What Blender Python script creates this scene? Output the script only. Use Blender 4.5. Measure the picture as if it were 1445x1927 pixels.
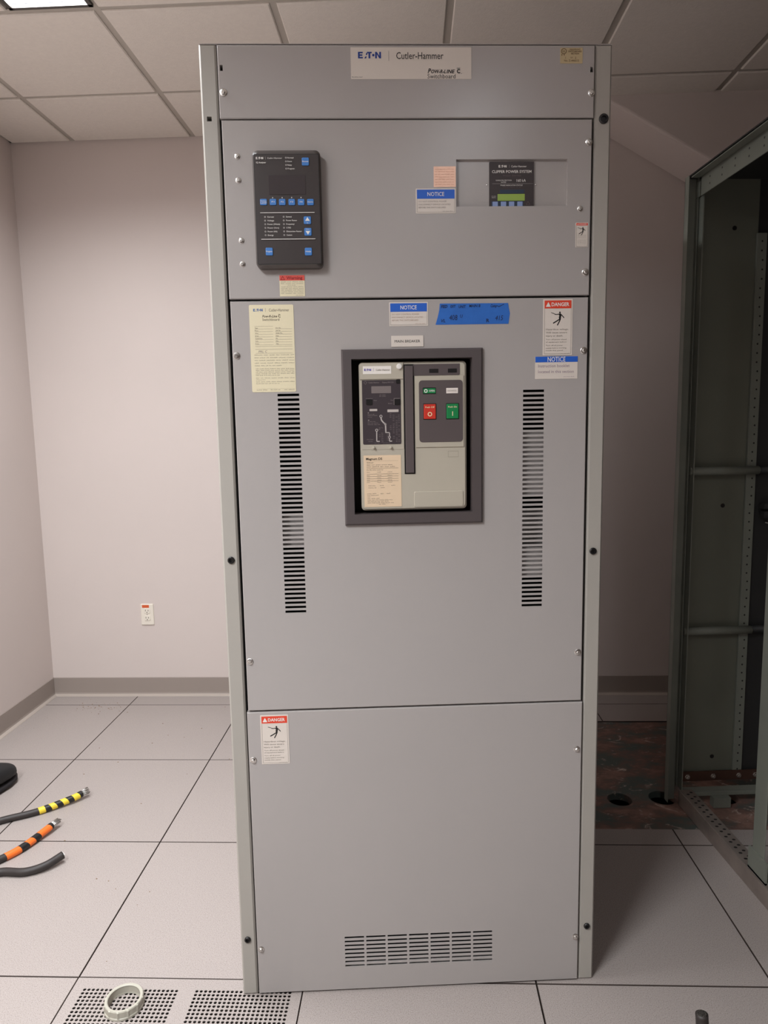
import bpy, bmesh, math, random
from mathutils import Vector, Matrix
random.seed(7)
S = bpy.context.scene
COL = S.collection
for o in list(bpy.data.objects): bpy.data.objects.remove(o)
PI = math.pi

# ------------------------------------------------------------------ camera, world, exposure
def cam_axes(p, y, r):
    cy, sy, cp, sp = math.cos(y), math.sin(y), math.cos(p), math.sin(p)
    f = Vector((sy*cp, cy*cp, -sp)); rt = Vector((cy, -sy, 0)); up = rt.cross(f)
    return math.cos(r)*rt + math.sin(r)*up, -math.sin(r)*rt + math.cos(r)*up, f
cd = bpy.data.cameras.new('camera'); cam = bpy.data.objects.new('camera', cd); COL.objects.link(cam)
rt, up, fw = cam_axes(0.1250, 0.0349, -0.0181)
M = Matrix.Identity(4)
for i in range(3):
    M[i][0], M[i][1], M[i][2] = rt[i], up[i], -fw[i]
M.translation = Vector((-0.1277, -1.6416, 1.4580))
cam.matrix_world = M
cd.sensor_fit = 'VERTICAL'; cd.sensor_height = 36.0; cd.lens = 36.0*1306.38/1927.0
cd.clip_start = 0.02; cd.clip_end = 60
S.camera = cam
w = bpy.data.worlds.new('world'); S.world = w; w.use_nodes = True
w.node_tree.nodes['Background'].inputs[0].default_value = (0.02, 0.02, 0.02, 1)
S.view_settings.view_transform = 'Standard'; S.view_settings.look = 'None'
S.view_settings.gamma = 1.0; S.view_settings.use_curve_mapping = False
S.view_settings.exposure = 0.0
# ceiling lamps (room u, room v of the near-left corner, strength of the diffuser); the room's only lights
LAMPS = [  # u0, u1, v0, v1, watts, spread in degrees, glow of the diffuser
    (0.165, 0.456, -0.330, 0.866, 50.0, 156, 6.0),
    (0.165, 0.456, -2.560, -1.364, 92.0, 147, 6.0),
    (1.985, 2.276, -2.770, -1.574, 6.0, 165, 2.0),
]
LAMP_COL = (0.96, 1.0, 1.03)

# ------------------------------------------------------------------ materials
def lin(c):
    c = c/255.0
    return c/12.92 if c <= 0.04045 else ((c+0.055)/1.055)**2.4
def rgb(r, g, b): return (lin(r), lin(g), lin(b), 1)
MATS = {}
def mat(name, col, rough=0.5, metal=0.0, emit=0.0, spec=0.5, bump=None, speck=None, mottle=None):
    """col: sRGB triple. bump=(scale,strength). speck=(scale, sRGB dark, sRGB light, amount). mottle=(scale, amount)."""
    m = bpy.data.materials.new(name); m.use_nodes = True
    nt = m.node_tree; b = nt.nodes['Principled BSDF']
    b.inputs['Base Color'].default_value = rgb(*col); b.inputs['Roughness'].default_value = rough
    b.inputs['Metallic'].default_value = metal; b.inputs['Specular IOR Level'].default_value = spec
    if emit:
        b.inputs['Emission Color'].default_value = rgb(*col); b.inputs['Emission Strength'].default_value = emit
    tc = None
    def coord():
        n = nt.nodes.new('ShaderNodeTexCoord'); g = nt.nodes.new('ShaderNodeNewGeometry')
        return g.outputs['Position']
    if speck or mottle or bump: pos = coord()
    out = None
    if mottle:
        n = nt.nodes.new('ShaderNodeTexNoise'); n.inputs['Scale'].default_value = mottle[0]; n.inputs['Detail'].default_value = 4
        nt.links.new(pos, n.inputs['Vector'])
        r = nt.nodes.new('ShaderNodeValToRGB')
        a = mottle[1]
        r.color_ramp.elements[0].position = 0.3; r.color_ramp.elements[1].position = 0.7
        c = rgb(*col)
        r.color_ramp.elements[0].color = tuple(x*(1-a) for x in c[:3])+(1,)
        r.color_ramp.elements[1].color = tuple(min(1, x*(1+a)) for x in c[:3])+(1,)
        nt.links.new(n.outputs['Fac'], r.inputs['Fac']); out = r.outputs['Color']
    if speck:
        n = nt.nodes.new('ShaderNodeTexNoise'); n.inputs['Scale'].default_value = speck[0]; n.inputs['Detail'].default_value = 2
        nt.links.new(pos, n.inputs['Vector'])
        r = nt.nodes.new('ShaderNodeValToRGB')
        e = r.color_ramp.elements
        e[0].position = 0.30; e[0].color = rgb(*speck[1]); e[1].position = 0.72; e[1].color = rgb(*speck[2])
        x = r.color_ramp.elements.new(0.44); x.color = rgb(*col)
        x = r.color_ramp.elements.new(0.58); x.color = rgb(*col)
        nt.links.new(n.outputs['Fac'], r.inputs['Fac'])
        if out is None: out = r.outputs['Color']
        else:
            mx = nt.nodes.new('ShaderNodeMixRGB'); mx.inputs[0].default_value = speck[3]
            nt.links.new(out, mx.inputs[1]); nt.links.new(r.outputs['Color'], mx.inputs[2]); out = mx.outputs[0]
    if out is not None: nt.links.new(out, b.inputs['Base Color'])
    if bump:
        n = nt.nodes.new('ShaderNodeTexNoise'); n.inputs['Scale'].default_value = bump[0]; n.inputs['Detail'].default_value = 3
        nt.links.new(pos, n.inputs['Vector'])
        bp = nt.nodes.new('ShaderNodeBump'); bp.inputs['Strength'].default_value = bump[1]; bp.inputs['Distance'].default_value = 0.002
        nt.links.new(n.outputs['Fac'], bp.inputs['Height']); nt.links.new(bp.outputs[0], b.inputs['Normal'])
    MATS[name] = m
    return m
wall_m = mat('wall_paint', (212, 200, 194), 0.75, bump=(180, 0.08), mottle=(1.5, 0.02), spec=0.2)
base_m = mat('baseboard_vinyl', (154, 142, 134), 0.55)
toe_m = mat('cove_toe', (178, 166, 156), 0.5)
floor_m = mat('floor_laminate', (166, 156, 151), 0.42, speck=(420, (104, 96, 93), (194, 184, 178), 0.75), mottle=(3, 0.03), spec=0.4)
trim_edge_m = mat('tile_edge_trim', (62, 50, 44), 0.7)
sub_m = mat('floor_void', (34, 28, 24), 0.9)
perf_under_m = mat('damper_under_tile', (44, 37, 28), 0.8, mottle=(60, 0.9))
tile_m = mat('ceiling_board', (224, 216, 207), 0.9, bump=(160, 0.35), mottle=(70, 0.025), spec=0.1)
grid_m = mat('ceiling_grid', (176, 168, 158), 0.5)
grey_m = mat('cabinet_grey_paint', (174, 168, 165), 0.23, bump=(500, 0.05), mottle=(2.2, 0.015), spec=0.45)
grey_post_m = mat('cabinet_post_paint', (172, 167, 159), 0.45, bump=(500, 0.05), mottle=(3, 0.02), spec=0.45)
inner_shade_m = mat('cabinet_inner_shade', (40, 38, 37), 0.8)  # near-black colour stands in for shade inside the cabinet and its gaps
black_m = mat('black_plastic', (22, 20, 20), 0.4)
bezel_m = mat('charcoal_plastic', (82, 74, 74), 0.5)
meter_m = mat('meter_black', (80, 73, 70), 0.45)
meterface_m = mat('meter_face', (60, 53, 52), 0.35)
screen_m = mat('dark_screen', (66, 60, 62), 0.2)
blue_m = mat('blue_button', (66, 126, 198), 0.4)
pale_blue_m = mat('pale_blue_button', (140, 160, 205), 0.4)
navy_m = mat('navy_strip', (36, 52, 74), 0.4)
white_m = mat('white_print', (236, 232, 226), 0.5)
dim_m = mat('dim_print', (150, 140, 138), 0.5)
sticker_m = mat('sticker_white', (222, 212, 202), 0.4)
cream_m = mat('sticker_cream', (228, 217, 184), 0.45)
tan_m = mat('sticker_tan', (198, 178, 138), 0.35)
peach_m = mat('plate_peach', (232, 206, 174), 0.45)
black_ink_m = mat('black_ink', (28, 24, 24), 0.5)
grey_ink_m = mat('grey_ink', (120, 110, 100), 0.5)
pale_ink_m = mat('pale_ink', (160, 148, 142), 0.5)
logo_blue_m = mat('logo_blue', (22, 58, 140), 0.5)
notice_blue_m = mat('notice_blue', (40, 98, 200), 0.4)
red_m = mat('danger_red', (226, 72, 48), 0.4)
tape_m = mat('painter_tape_blue', (40, 104, 190), 0.7, bump=(300, 0.15), mottle=(30, 0.06))
ink_blue_m = mat('marker_ink', (18, 26, 62), 0.6)
zinc_m = mat('zinc', (215, 212, 208), 0.25, metal=1.0)
breaker_m = mat('breaker_putty', (186, 178, 162), 0.45)
breaker_dark_m = mat('breaker_charcoal', (88, 78, 78), 0.5)
trip_m = mat('trip_unit_face', (66, 58, 62), 0.35)
lcd_grey_m = mat('lcd_grey', (128, 118, 116), 0.3)
green_m = mat('green_button', (24, 130, 72), 0.4)
pushred_m = mat('red_button', (205, 56, 42), 0.4)
lcd_green_m = mat('lcd_green', (150, 178, 76), 0.35)
copper_m = mat('copper_foil', (244, 200, 176), 0.38, metal=0.55, bump=(90, 0.25))  # base colour lightened to stand in for lamp glare on the foil
cable_m = mat('cable_black', (48, 42, 40), 0.55, mottle=(40, 0.12))
alu_m = mat('strand_aluminium', (190, 188, 184), 0.35, metal=1.0)
yellow_m = mat('tape_yellow', (236, 208, 60), 0.45)
orange_m = mat('tape_orange', (244, 116, 40), 0.45)
btape_m = mat('tape_black', (22, 22, 22), 0.45)
ring_m = mat('bushing_grey', (182, 178, 164), 0.4)
shoe_m = mat('shoe_black', (26, 26, 27), 0.65)
sole_m = mat('sole_black', (20, 15, 18), 0.7)
frame_m = mat('frame_green_grey', (128, 131, 121), 0.5, mottle=(6, 0.08))
frame_in_m = mat('frame_panel', (110, 112, 100), 0.6, mottle=(4, 0.06))
frame_shade_m = mat('frame_shade', (44, 44, 44), 0.6)  # darker frame paint, the interior's shade put into the colour
zinc_dull_m = mat('galvanised', (170, 158, 150), 0.45, metal=0.6, mottle=(12, 0.15))
bus_m = mat('dull_copper', (94, 68, 58), 0.45, metal=0.6)
outlet_m = mat('outlet_ivory', (232, 224, 210), 0.4)
orange_tag_m = mat('orange_tag', (214, 96, 52), 0.5)
lamp_frame_m = mat('lamp_frame_dark', (70, 66, 62), 0.5)

def rust_material():
    m = bpy.data.materials.new('rusted_painted_steel'); m.use_nodes = True
    nt = m.node_tree; b = nt.nodes['Principled BSDF']; b.inputs['Roughness'].default_value = 0.55
    g = nt.nodes.new('ShaderNodeNewGeometry')
    mp = nt.nodes.new('ShaderNodeMapping'); mp.inputs['Scale'].default_value = (1.0, 1.6, 1.0)
    nt.links.new(g.outputs['Position'], mp.inputs['Vector'])
    n1 = nt.nodes.new('ShaderNodeTexNoise'); n1.inputs['Scale'].default_value = 4.5; n1.inputs['Detail'].default_value = 8; n1.inputs['Roughness'].default_value = 0.65
    n2 = nt.nodes.new('ShaderNodeTexNoise'); n2.inputs['Scale'].default_value = 11; n2.inputs['Detail'].default_value = 10; n2.inputs['Roughness'].default_value = 0.75; n2.inputs['Distortion'].default_value = 1.2
    for n in (n1, n2): nt.links.new(mp.outputs[0], n.inputs['Vector'])
    r1 = nt.nodes.new('ShaderNodeValToRGB'); e = r1.color_ramp.elements
    e[0].position = 0.42; e[0].color = rgb(82, 92, 88); e[1].position = 0.68; e[1].color = rgb(164, 128, 114)
    x = e.new(0.53); x.color = rgb(116, 92, 84)
    r2 = nt.nodes.new('ShaderNodeValToRGB'); e = r2.color_ramp.elements
    e[0].position = 0.57; e[0].color = (0, 0, 0, 1); e[1].position = 0.70; e[1].color = (1, 1, 1, 1)
    mx = nt.nodes.new('ShaderNodeMixRGB'); mx.inputs[2].default_value = rgb(228, 208, 192)
    nt.links.new(n1.outputs['Fac'], r1.inputs['Fac']); nt.links.new(n2.outputs['Fac'], r2.inputs['Fac'])
    nt.links.new(r2.outputs['Color'], mx.inputs[0]); nt.links.new(r1.outputs['Color'], mx.inputs[1])
    nt.links.new(mx.outputs[0], b.inputs['Base Color'])
    return m
rust_m = rust_material()

# ------------------------------------------------------------------ helpers
def link(name, me, m=None, parent=None, mw=None, bevel=0, smooth=False, seg=2):
    o = bpy.data.objects.new(name, me); COL.objects.link(o)
    if m is not None and not me.materials: me.materials.append(m)
    if parent is not None: o.parent = parent
    if mw is not None: o.matrix_local = mw
    if bevel:
        b = o.modifiers.new('edge', 'BEVEL'); b.width = bevel; b.segments = seg; b.limit_method = 'ANGLE'; b.angle_limit = math.radians(40)
    if smooth:
        for p in me.polygons: p.use_smooth = True
    return o
def tag(o, label=None, cat=None, group=None, kind=None):
    if label: o['label'] = label
    if cat: o['category'] = cat
    if group: o['group'] = group
    if kind: o['kind'] = kind
    return o
def empty(name, label, cat, mw=None, group=None):
    o = bpy.data.objects.new(name, None); COL.objects.link(o); o.empty_display_size = 0.1
    if mw is not None: o.matrix_world = mw
    return tag(o, label, cat, group)
class MB:
    def __init__(s): s.v = []; s.f = []
    def add(s, vs, fs):
        n = len(s.v); s.v += [tuple(p) for p in vs]; s.f += [tuple(n+i for i in f) for f in fs]; return s
    def box(s, x0, x1, y0, y1, z0, z1):
        return s.add([(x0,y0,z0),(x1,y0,z0),(x1,y1,z0),(x0,y1,z0),(x0,y0,z1),(x1,y0,z1),(x1,y1,z1),(x0,y1,z1)],
                     [(3,2,1,0),(4,5,6,7),(0,1,5,4),(1,2,6,5),(2,3,7,6),(3,0,4,7)])
    def prism_y(s, poly, y0, y1, chamfer=0.0):
        """poly: (x,z) counter-clockwise as seen from -y; extruded from y1 (back) to y0 (front), front edge chamfered."""
        n = len(poly)
        cx = sum(p[0] for p in poly)/n; cz = sum(p[1] for p in poly)/n
        if chamfer:
            w_ = max(p[0] for p in poly)-min(p[0] for p in poly); h_ = max(p[1] for p in poly)-min(p[1] for p in poly)
            inn = [(cx+(p[0]-cx)*(1-2*chamfer/w_), cz+(p[1]-cz)*(1-2*chamfer/h_)) for p in poly]
            rings = [(poly, y1), (poly, y0+chamfer), (inn, y0)]
        else: rings = [(poly, y1), (poly, y0)]
        vs = [(p[0], y, p[1]) for pl, y in rings for p in pl]
        fs = []
        for k in range(len(rings)-1):
            for i in range(n):
                j = (i+1) % n
                fs.append((k*n+i, k*n+j, (k+1)*n+j, (k+1)*n+i))
        last = (len(rings)-1)*n
        fs.append(tuple(last+i for i in range(n)))
        fs.append(tuple(reversed(range(n))))
        return s.add(vs, fs)
    def lathe(s, prof, n=16, axis='y', c=(0, 0, 0)):
        """prof: (radius, h). h runs toward -y for axis y (front), toward +z for axis z."""
        vs = []
        for r, h in prof:
            for i in range(n):
                a = 2*PI*i/n
                if axis == 'y': vs.append((c[0]+r*math.cos(a), c[1]-h, c[2]+r*math.sin(a)))
                else: vs.append((c[0]+r*math.cos(a), c[1]+r*math.sin(a), c[2]+h))
        fs = []
        for k in range(len(prof)-1):
            for i in range(n):
                j = (i+1) % n; fs.append((k*n+i, k*n+j, (k+1)*n+j, (k+1)*n+i))
        if prof[-1][0] > 1e-6: fs.append(tuple((len(prof)-1)*n+i for i in range(n)))
        if prof[0][0] > 1e-6: fs.append(tuple(reversed(range(n))))
        return s.add(vs, fs)
    def tube(s, pts, rad, n=10, cap=True):
        pts = [Vector(p) for p in pts]; N = len(pts)
        if not hasattr(rad, '__len__'): rad = [rad]*N
        t0 = (pts[1]-pts[0]).normalized(); ref = Vector((0, 0, 1)) if abs(t0.z) < 0.9 else Vector((1, 0, 0))
        u = (ref - t0*ref.dot(t0)).normalized(); vs = []
        for i in range(N):
            t = (pts[min(i+1, N-1)]-pts[max(i-1, 0)]).normalized()
            u = (u - t*u.dot(t)).normalized(); v = t.cross(u)
            for k in range(n):
                a = 2*PI*k/n; vs.append(pts[i]+rad[i]*(math.cos(a)*u+math.sin(a)*v))
        fs = [(i*n+k, i*n+(k+1) % n, (i+1)*n+(k+1) % n, (i+1)*n+k) for i in range(N-1) for k in range(n)]
        if cap: fs += [tuple(reversed(range(n))), tuple((N-1)*n+k for k in range(n))]
        return s.add(vs, fs)
    def mesh(s, name):
        me = bpy.data.meshes.new(name); me.from_pydata(s.v, [], s.f)
        bm = bmesh.new(); bm.from_mesh(me); bmesh.ops.recalc_face_normals(bm, faces=bm.faces); bm.to_mesh(me); bm.free()
        return me
    def build(s, name, m, parent=None, mw=None, **k):
        return link(name, s.mesh(name), m, parent, mw, **k)
def rrect(x0, x1, z0, z1, r, seg=5):
    """Rounded rectangle outline; r one radius or (bl, br, tr, tl)."""
    if not hasattr(r, '__len__'): r = (r,)*4
    out = []
    for (cx, cz, a0, rr) in ((x0+r[0], z0+r[0], PI, r[0]), (x1-r[1], z0+r[1], 1.5*PI, r[1]), (x1-r[2], z1-r[2], 0, r[2]), (x0+r[3], z1-r[3], 0.5*PI, r[3])):
        if rr <= 1e-6: out.append((cx, cz)); continue
        for i in range(seg+1):
            a = a0+0.5*PI*i/seg; out.append((cx+rr*math.cos(a), cz+rr*math.sin(a)))
    return out
def spline(pts, n=8):
    pts = [Vector(p) for p in pts]; out = []
    P = [2*pts[0]-pts[1]]+pts+[2*pts[-1]-pts[-2]]
    for i in range(1, len(P)-2):
        for k in range(n):
            t = k/n; a, b, c, d = P[i-1], P[i], P[i+1], P[i+2]
            out.append(0.5*((2*b)+(c-a)*t+(2*a-5*b+4*c-d)*t*t+(-a+3*b-3*c+d)*t**3))
    out.append(pts[-1]); return out

# ---- lettering: every string becomes flat outline geometry in the plane y = Y (facing -y)
def _font_mesh(s, bold=0.0, shear=0.0, space=1.0):
    cu = bpy.data.curves.new('t', 'FONT'); cu.body = s; cu.resolution_u = 2; cu.offset = bold; cu.shear = shear; cu.space_character = space
    ob = bpy.data.objects.new('t', cu)
    me = bpy.data.meshes.new_from_object(ob)
    v = [(q.co.x, q.co.y) for q in me.vertices]; f = [tuple(p.vertices) for p in me.polygons]
    bpy.data.objects.remove(ob); bpy.data.curves.remove(cu); bpy.data.meshes.remove(me)
    return v, f
CAP = max(p[1] for p in _font_mesh('H')[0])
class Print:
    """Collects flat print (letters, bars, polygons) on the plane y=Y."""
    def __init__(s, Y): s.Y = Y; s.v = []; s.f = []
    def poly(s, pts):
        n = len(s.v); s.v += [(p[0], s.Y, p[1]) for p in pts]; s.f.append(tuple(range(n, n+len(pts)))); return s
    def bar(s, x0, x1, z0, z1): return s.poly([(x0, z0), (x1, z0), (x1, z1), (x0, z1)])
    def line(s, pts, w):
        for (a, b) in zip(pts, pts[1:]):
            dx, dz = b[0]-a[0], b[1]-a[1]; L = math.hypot(dx, dz) or 1; nx, nz = -dz/L*w/2, dx/L*w/2
            s.poly([(a[0]+nx, a[1]+nz), (a[0]-nx, a[1]-nz), (b[0]-nx, b[1]-nz), (b[0]+nx, b[1]+nz)])
        return s
    def disc(s, x, z, r, n=14): return s.poly([(x+r*math.cos(2*PI*i/n), z+r*math.sin(2*PI*i/n)) for i in range(n)])
    def ring(s, x, z, r, w, n=16):
        for i in range(n):
            a, b = 2*PI*i/n, 2*PI*(i+1)/n
            s.poly([(x+r*math.cos(a), z+r*math.sin(a)), (x+(r-w)*math.cos(a), z+(r-w)*math.sin(a)), (x+(r-w)*math.cos(b), z+(r-w)*math.sin(b)), (x+r*math.cos(b), z+r*math.sin(b))])
        return s
    def text(s, t, x, z, h, w=None, align='l', bold=0.0, shear=0.0, rot=0.0):
        """x: left edge (l), middle (c) or right edge (r); z: baseline; h: capital height; w: forced width."""
        v, f = _font_mesh(t, bold, shear)
        if not v: return s
        a = min(p[0] for p in v); b = max(p[0] for p in v); k = h/CAP
        kx = k if w is None else w/(b-a)
        W_ = (b-a)*kx; x0 = x if align == 'l' else (x-W_/2 if align == 'c' else x-W_)
        n = len(s.v); c_, s_ = math.cos(rot), math.sin(rot)
        for p in v:
            px, pz = (p[0]-a)*kx, p[1]*k
            s.v.append((x0+px*c_-pz*s_, s.Y, z+px*s_+pz*c_))
        s.f += [tuple(n+i for i in q) for q in f]; return s
    def eaton(s, x0, x1, z0, z1):
        """The maker's wordmark: block E, cut A, T, dot, N."""
        W_, H = x1-x0, z1-z0; b = 0.22*H
        def R(a0, a1, c0, c1): s.bar(x0+a0*W_, x0+a1*W_, z0+c0*H, z0+c1*H)
        R(0, .075, 0, 1); R(.075, .21, .78, 1); R(.075, .19, .39, .61); R(.075, .21, 0, .22)
        X = lambda a: x0+a*W_
        s.poly([(X(.27), z0), (X(.35), z0), (X(.375), z0+.3*H), (X(.325), z0+.3*H)])
        s.poly([(X(.335), z0+.52*H), (X(.395), z0+.52*H), (X(.42), z0+.74*H), (X(.36), z0+.86*H)])
        R(.39, .60, .78, 1); R(.455, .535, 0, .78)
        s.disc(X(.665), z0+.5*H, .2*H, 12)
        R(.745, .82, 0, 1); R(.925, 1.0, 0, 1)
        s.poly([(X(.82), z0+H), (X(.82), z0+.62*H), (X(.925), z0), (X(.925), z0+.38*H)])
        return s
    def words(s, x0, x1, z, h, n=5, seedv=0):
        """A line of print too small to read: words made of tiny letter strokes."""
        r = random.Random(seedv); h *= 1.25; ws = [r.uniform(.5, 1.5) for _ in range(n)]; gap = .18; tot = sum(ws)+gap*(n-1); x = x0
        for wd in ws:
            e = x+wd/tot*(x1-x0); k = max(1, int((e-x)/(h*.80))); p = (e-x)/k
            for i in range(k):
                a = x+i*p; t = r.random(); hh = h*(1.0 if t < .3 else .72)
                s.bar(a, a+p*.30, z, z+hh)
                if t > .15: q = z+hh*r.choice((0, .38, .72)); s.bar(a+p*.30, a+p*.72, q, q+hh*.28)
            x = e+gap/tot*(x1-x0)
        return s
    def build(s, name, m, parent=None, mw=None):
        me = bpy.data.meshes.new(name); me.from_pydata(s.v, [], s.f)
        bm = bmesh.new(); bm.from_mesh(me)
        for f in bm.faces:
            if f.normal.y > 0: f.normal_flip()
        bm.to_mesh(me); bm.free()
        return tag(link(name, me, m, parent, mw), kind='stuff')

# ------------------------------------------------------------------ the room (u, v axes turned about 4 degrees against the cabinet)
TH = -0.0758
RM = Matrix.Translation((-1.5179, 0.1297, 0)) @ Matrix.Rotation(TH, 4, 'Z')
T = 0.6096
ZC = 2.900
UL, UR, VB, VF = -0.476, 7.60, 1.965, -6.80
def room(u, v, z=0): return RM @ Vector((u, v, z))
def struct(name, mb, m, **k):
    o = mb.build(name, m, None, None, **k); o.matrix_world = RM; return tag(o, kind='structure')
floor = struct('floor', MB().box(UL-.1, UR+.1, VF-.1, VB+.1, -0.20, -0.16), sub_m)
ceiling = struct('ceiling', MB().box(UL-.1, UR+.1, VF-.1, VB+.1, ZC+.10, ZC+.16), tile_m)
wall_back = struct('wall_back', MB().box(UL-.1, UR+.1, VB, VB+.1, -.16, ZC+.1), wall_m)
wall_left = struct('wall_left', MB().box(UL-.1, UL, VF, VB, -.16, ZC+.1), wall_m)
wall_right = struct('wall_right', MB().box(UR, UR+.1, VF, VB, -.16, ZC+.1), wall_m)
wall_front = struct('wall_front', MB().box(UL-.1, UR+.1, VF-.1, VF, -.16, ZC+.1), wall_m)
# sloping bulkhead high on the right of the back wall (underside runs down to the right)
def zlow(u): return 2.862-0.592*(u-2.436)
ua, ub = 2.36, 6.6
mb = MB(); vf = 1.672
mb.add([(ua, vf, ZC+.1), (ub, vf, ZC+.1), (ub, vf, zlow(ub)), (ua, vf, zlow(ua)), (ua, VB, ZC+.1), (ub, VB, ZC+.1), (ub, VB, zlow(ub)), (ua, VB, zlow(ua))],
       [(0,1,2,3), (3,2,6,7), (0,3,7,4), (1,5,6,2), (4,7,6,5), (0,4,5,1)])
bulk = struct('wall_bulkhead', mb, wall_m, bevel=0.012, seg=3)
# baseboards: coved vinyl, darker face and a lighter toe
def baseboard(name, a, b, nrm):
    d = Vector((b[0]-a[0], b[1]-a[1], 0)); n = Vector(nrm)
    prof = [(0, .102), (.003, .102), (.004, .1), (.004, .018), (.007, .008), (.016, .002), (.016, 0), (0, 0)]
    mb = MB(); vs = []
    for P in (a, b):
        for (q, z) in prof: vs.append((P[0]+n.x*q, P[1]+n.y*q, z))
    k = len(prof)
    mb.add(vs, [(i, (i+1) % k, k+(i+1) % k, k+i) for i in range(k)]+[tuple(range(k)), tuple(range(2*k-1, k-1, -1))])
    o = struct(name, mb, base_m)
    toe = MB(); vs = []
    tp = [(.0045, .012), (.008, .0085), (.020, .003), (.022, .0005), (.0045, .0005)]
    for P in (a, b):
        for (q, z) in tp: vs.append((P[0]+n.x*q, P[1]+n.y*q, z))
    k = len(tp)
    toe.add(vs, [(i, (i+1) % k, k+(i+1) % k, k+i) for i in range(k)]+[tuple(range(k)), tuple(range(2*k-1, k-1, -1))])
    toe.build('cove_toe', toe_m, o)
    return o
baseboard('baseboard_back', (UL, VB), (UR, VB), (0, -1, 0))
baseboard('baseboard_left', (UL, VB), (UL, VF), (1, 0, 0))
# wall angle where ceiling meets the walls
for nm, b in (('trim_1', (UL, 2.36, VB-.022, VB, ZC-.001, ZC+.002)), ('trim_2', (UL, UL+.022, VF, VB, ZC-.001, ZC+.002)), ('trim_3', (2.36, UR, vf-.022, vf, ZC-.001, ZC+.002))):
    struct(nm, MB().box(*b), grid_m)

# floor tiles: 24 inch laminate panels with a thin joint, the steel plate's cut-out left free
CUT = (2.03, 3.62, 0.707, 1.618)
tiles_mesh = {}
def tile_piece(u0, u1, v0, v1):
    g = 0.0011; du, dv = round(u1-u0, 4), round(v1-v0, 4)
    if du < 0.01 or dv < 0.01: return
    if (du, dv) not in tiles_mesh:
        c = 0.0014; x0, x1, y0, y1 = g, du-g, g, dv-g
        mb = MB()
        mb.add([(x0,y0,-.035),(x1,y0,-.035),(x1,y1,-.035),(x0,y1,-.035),(x0,y0,-c),(x1,y0,-c),(x1,y1,-c),(x0,y1,-c),(x0+c,y0+c,0),(x1-c,y0+c,0),(x1-c,y1-c,0),(x0+c,y1-c,0)],
               [(3,2,1,0),(0,1,5,4),(1,2,6,5),(2,3,7,6),(3,0,4,7),(4,5,9,8),(5,6,10,9),(6,7,11,10),(7,4,8,11),(8,9,10,11)])
        me = mb.mesh('floor_tile'); me.materials.append(floor_m); me.materials.append(trim_edge_m)
        for p_ in me.polygons: p_.material_index = 0 if p_.normal.z > .9 else 1
        tiles_mesh[(du, dv)] = me
    o = link('floor_tile', tiles_mesh[(du, dv)], None, floor, Matrix.Translation((u0, v0, 0)))
for i in range(-1, 13):
    for j in range(-12, 4):
        u0, u1, v0, v1 = max(i*T, UL), min((i+1)*T, UR), max(j*T, VF), min((j+1)*T, VB)
        if (i, j) == (1, -1): continue
        a0, a1, b0, b1 = CUT
        if u1 <= a0 or u0 >= a1 or v1 <= b0 or v0 >= b1: tile_piece(u0, u1, v0, v1); continue
        if v0 < b0: tile_piece(u0, u1, v0, b0)
        if v1 > b1: tile_piece(u0, u1, b1, v1)
        m0, m1 = max(v0, b0), min(v1, b1)
        if u0 < a0: tile_piece(u0, a0, m0, m1)
        if u1 > a1: tile_piece(a1, u1, m0, m1)
# perforated airflow tile: four fields of real round holes
def perforated_tile():
    mb = MB(); u0, v1 = T, 0.0; g = .0013; p = .01165; r = .0043; N = 22
    us = [(0.6385, 0.6385+N*p), (0.9370, 0.9370+N*p)]
    vs_ = [(-0.0345-N*p, -0.0345), (-0.5750, -0.5750+N*p)]
    us_c = sorted([u0+g, 2*T-g]+[x for q in us for x in q]); vs_c = sorted([-T+g, -g]+[x for q in vs_ for x in q])
    for a in range(len(us_c)-1):
        for b in range(len(vs_c)-1):
            hole = any(abs(us_c[a]-q[0]) < 1e-6 for q in us) and any(abs(vs_c[b]-q[0]) < 1e-6 for q in vs_)
            if not hole: mb.add([(us_c[a], vs_c[b], 0), (us_c[a+1], vs_c[b], 0), (us_c[a+1], vs_c[b+1], 0), (us_c[a], vs_c[b+1], 0)], [(0,1,2,3)])
    offs = [(-1,-1),(0,-1),(1,-1),(1,0),(1,1),(0,1),(-1,1),(-1,0)]
    for (x0, _) in us:
        for (y0, _) in vs_:
            for a in range(N):
                for b in range(N):
                    cx, cy = x0+(a+.5)*p, y0+(b+.5)*p
                    V = [(cx+o[0]*p/2, cy+o[1]*p/2, 0) for o in offs]
                    A = [math.atan2(o[1], o[0]) for o in offs]
                    V += [(cx+r*math.cos(t), cy+r*math.sin(t), 0) for t in A]+[(cx+r*math.cos(t), cy+r*math.sin(t), -.0022) for t in A]
                    F = [(k, (k+1) % 8, 8+(k+1) % 8, 8+k) for k in range(8)]+[(8+k, 8+(k+1) % 8, 16+(k+1) % 8, 16+k) for k in range(8)]
                    mb.add(V, F)
    x0, x1, y0, y1 = u0+g, 2*T-g, -T+g, -g
    mb.add([(x0,y0,0),(x1,y0,0),(x1,y1,0),(x0,y1,0),(x0,y0,-.035),(x1,y0,-.035),(x1,y1,-.035),(x0,y1,-.035)], [(0,1,5,4),(1,2,6,5),(2,3,7,6),(3,0,4,7)])
    me = bpy.data.meshes.new('perforated_tile'); me.from_pydata(mb.v, [], mb.f)
    o = link('perforated_tile', me, floor_m, floor)
    d = MB().box(x0+.01, x1-.01, y0+.01, y1-.01, -.034, -.030).build('damper_plate', perf_under_m, o)
perforated_tile()

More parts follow.
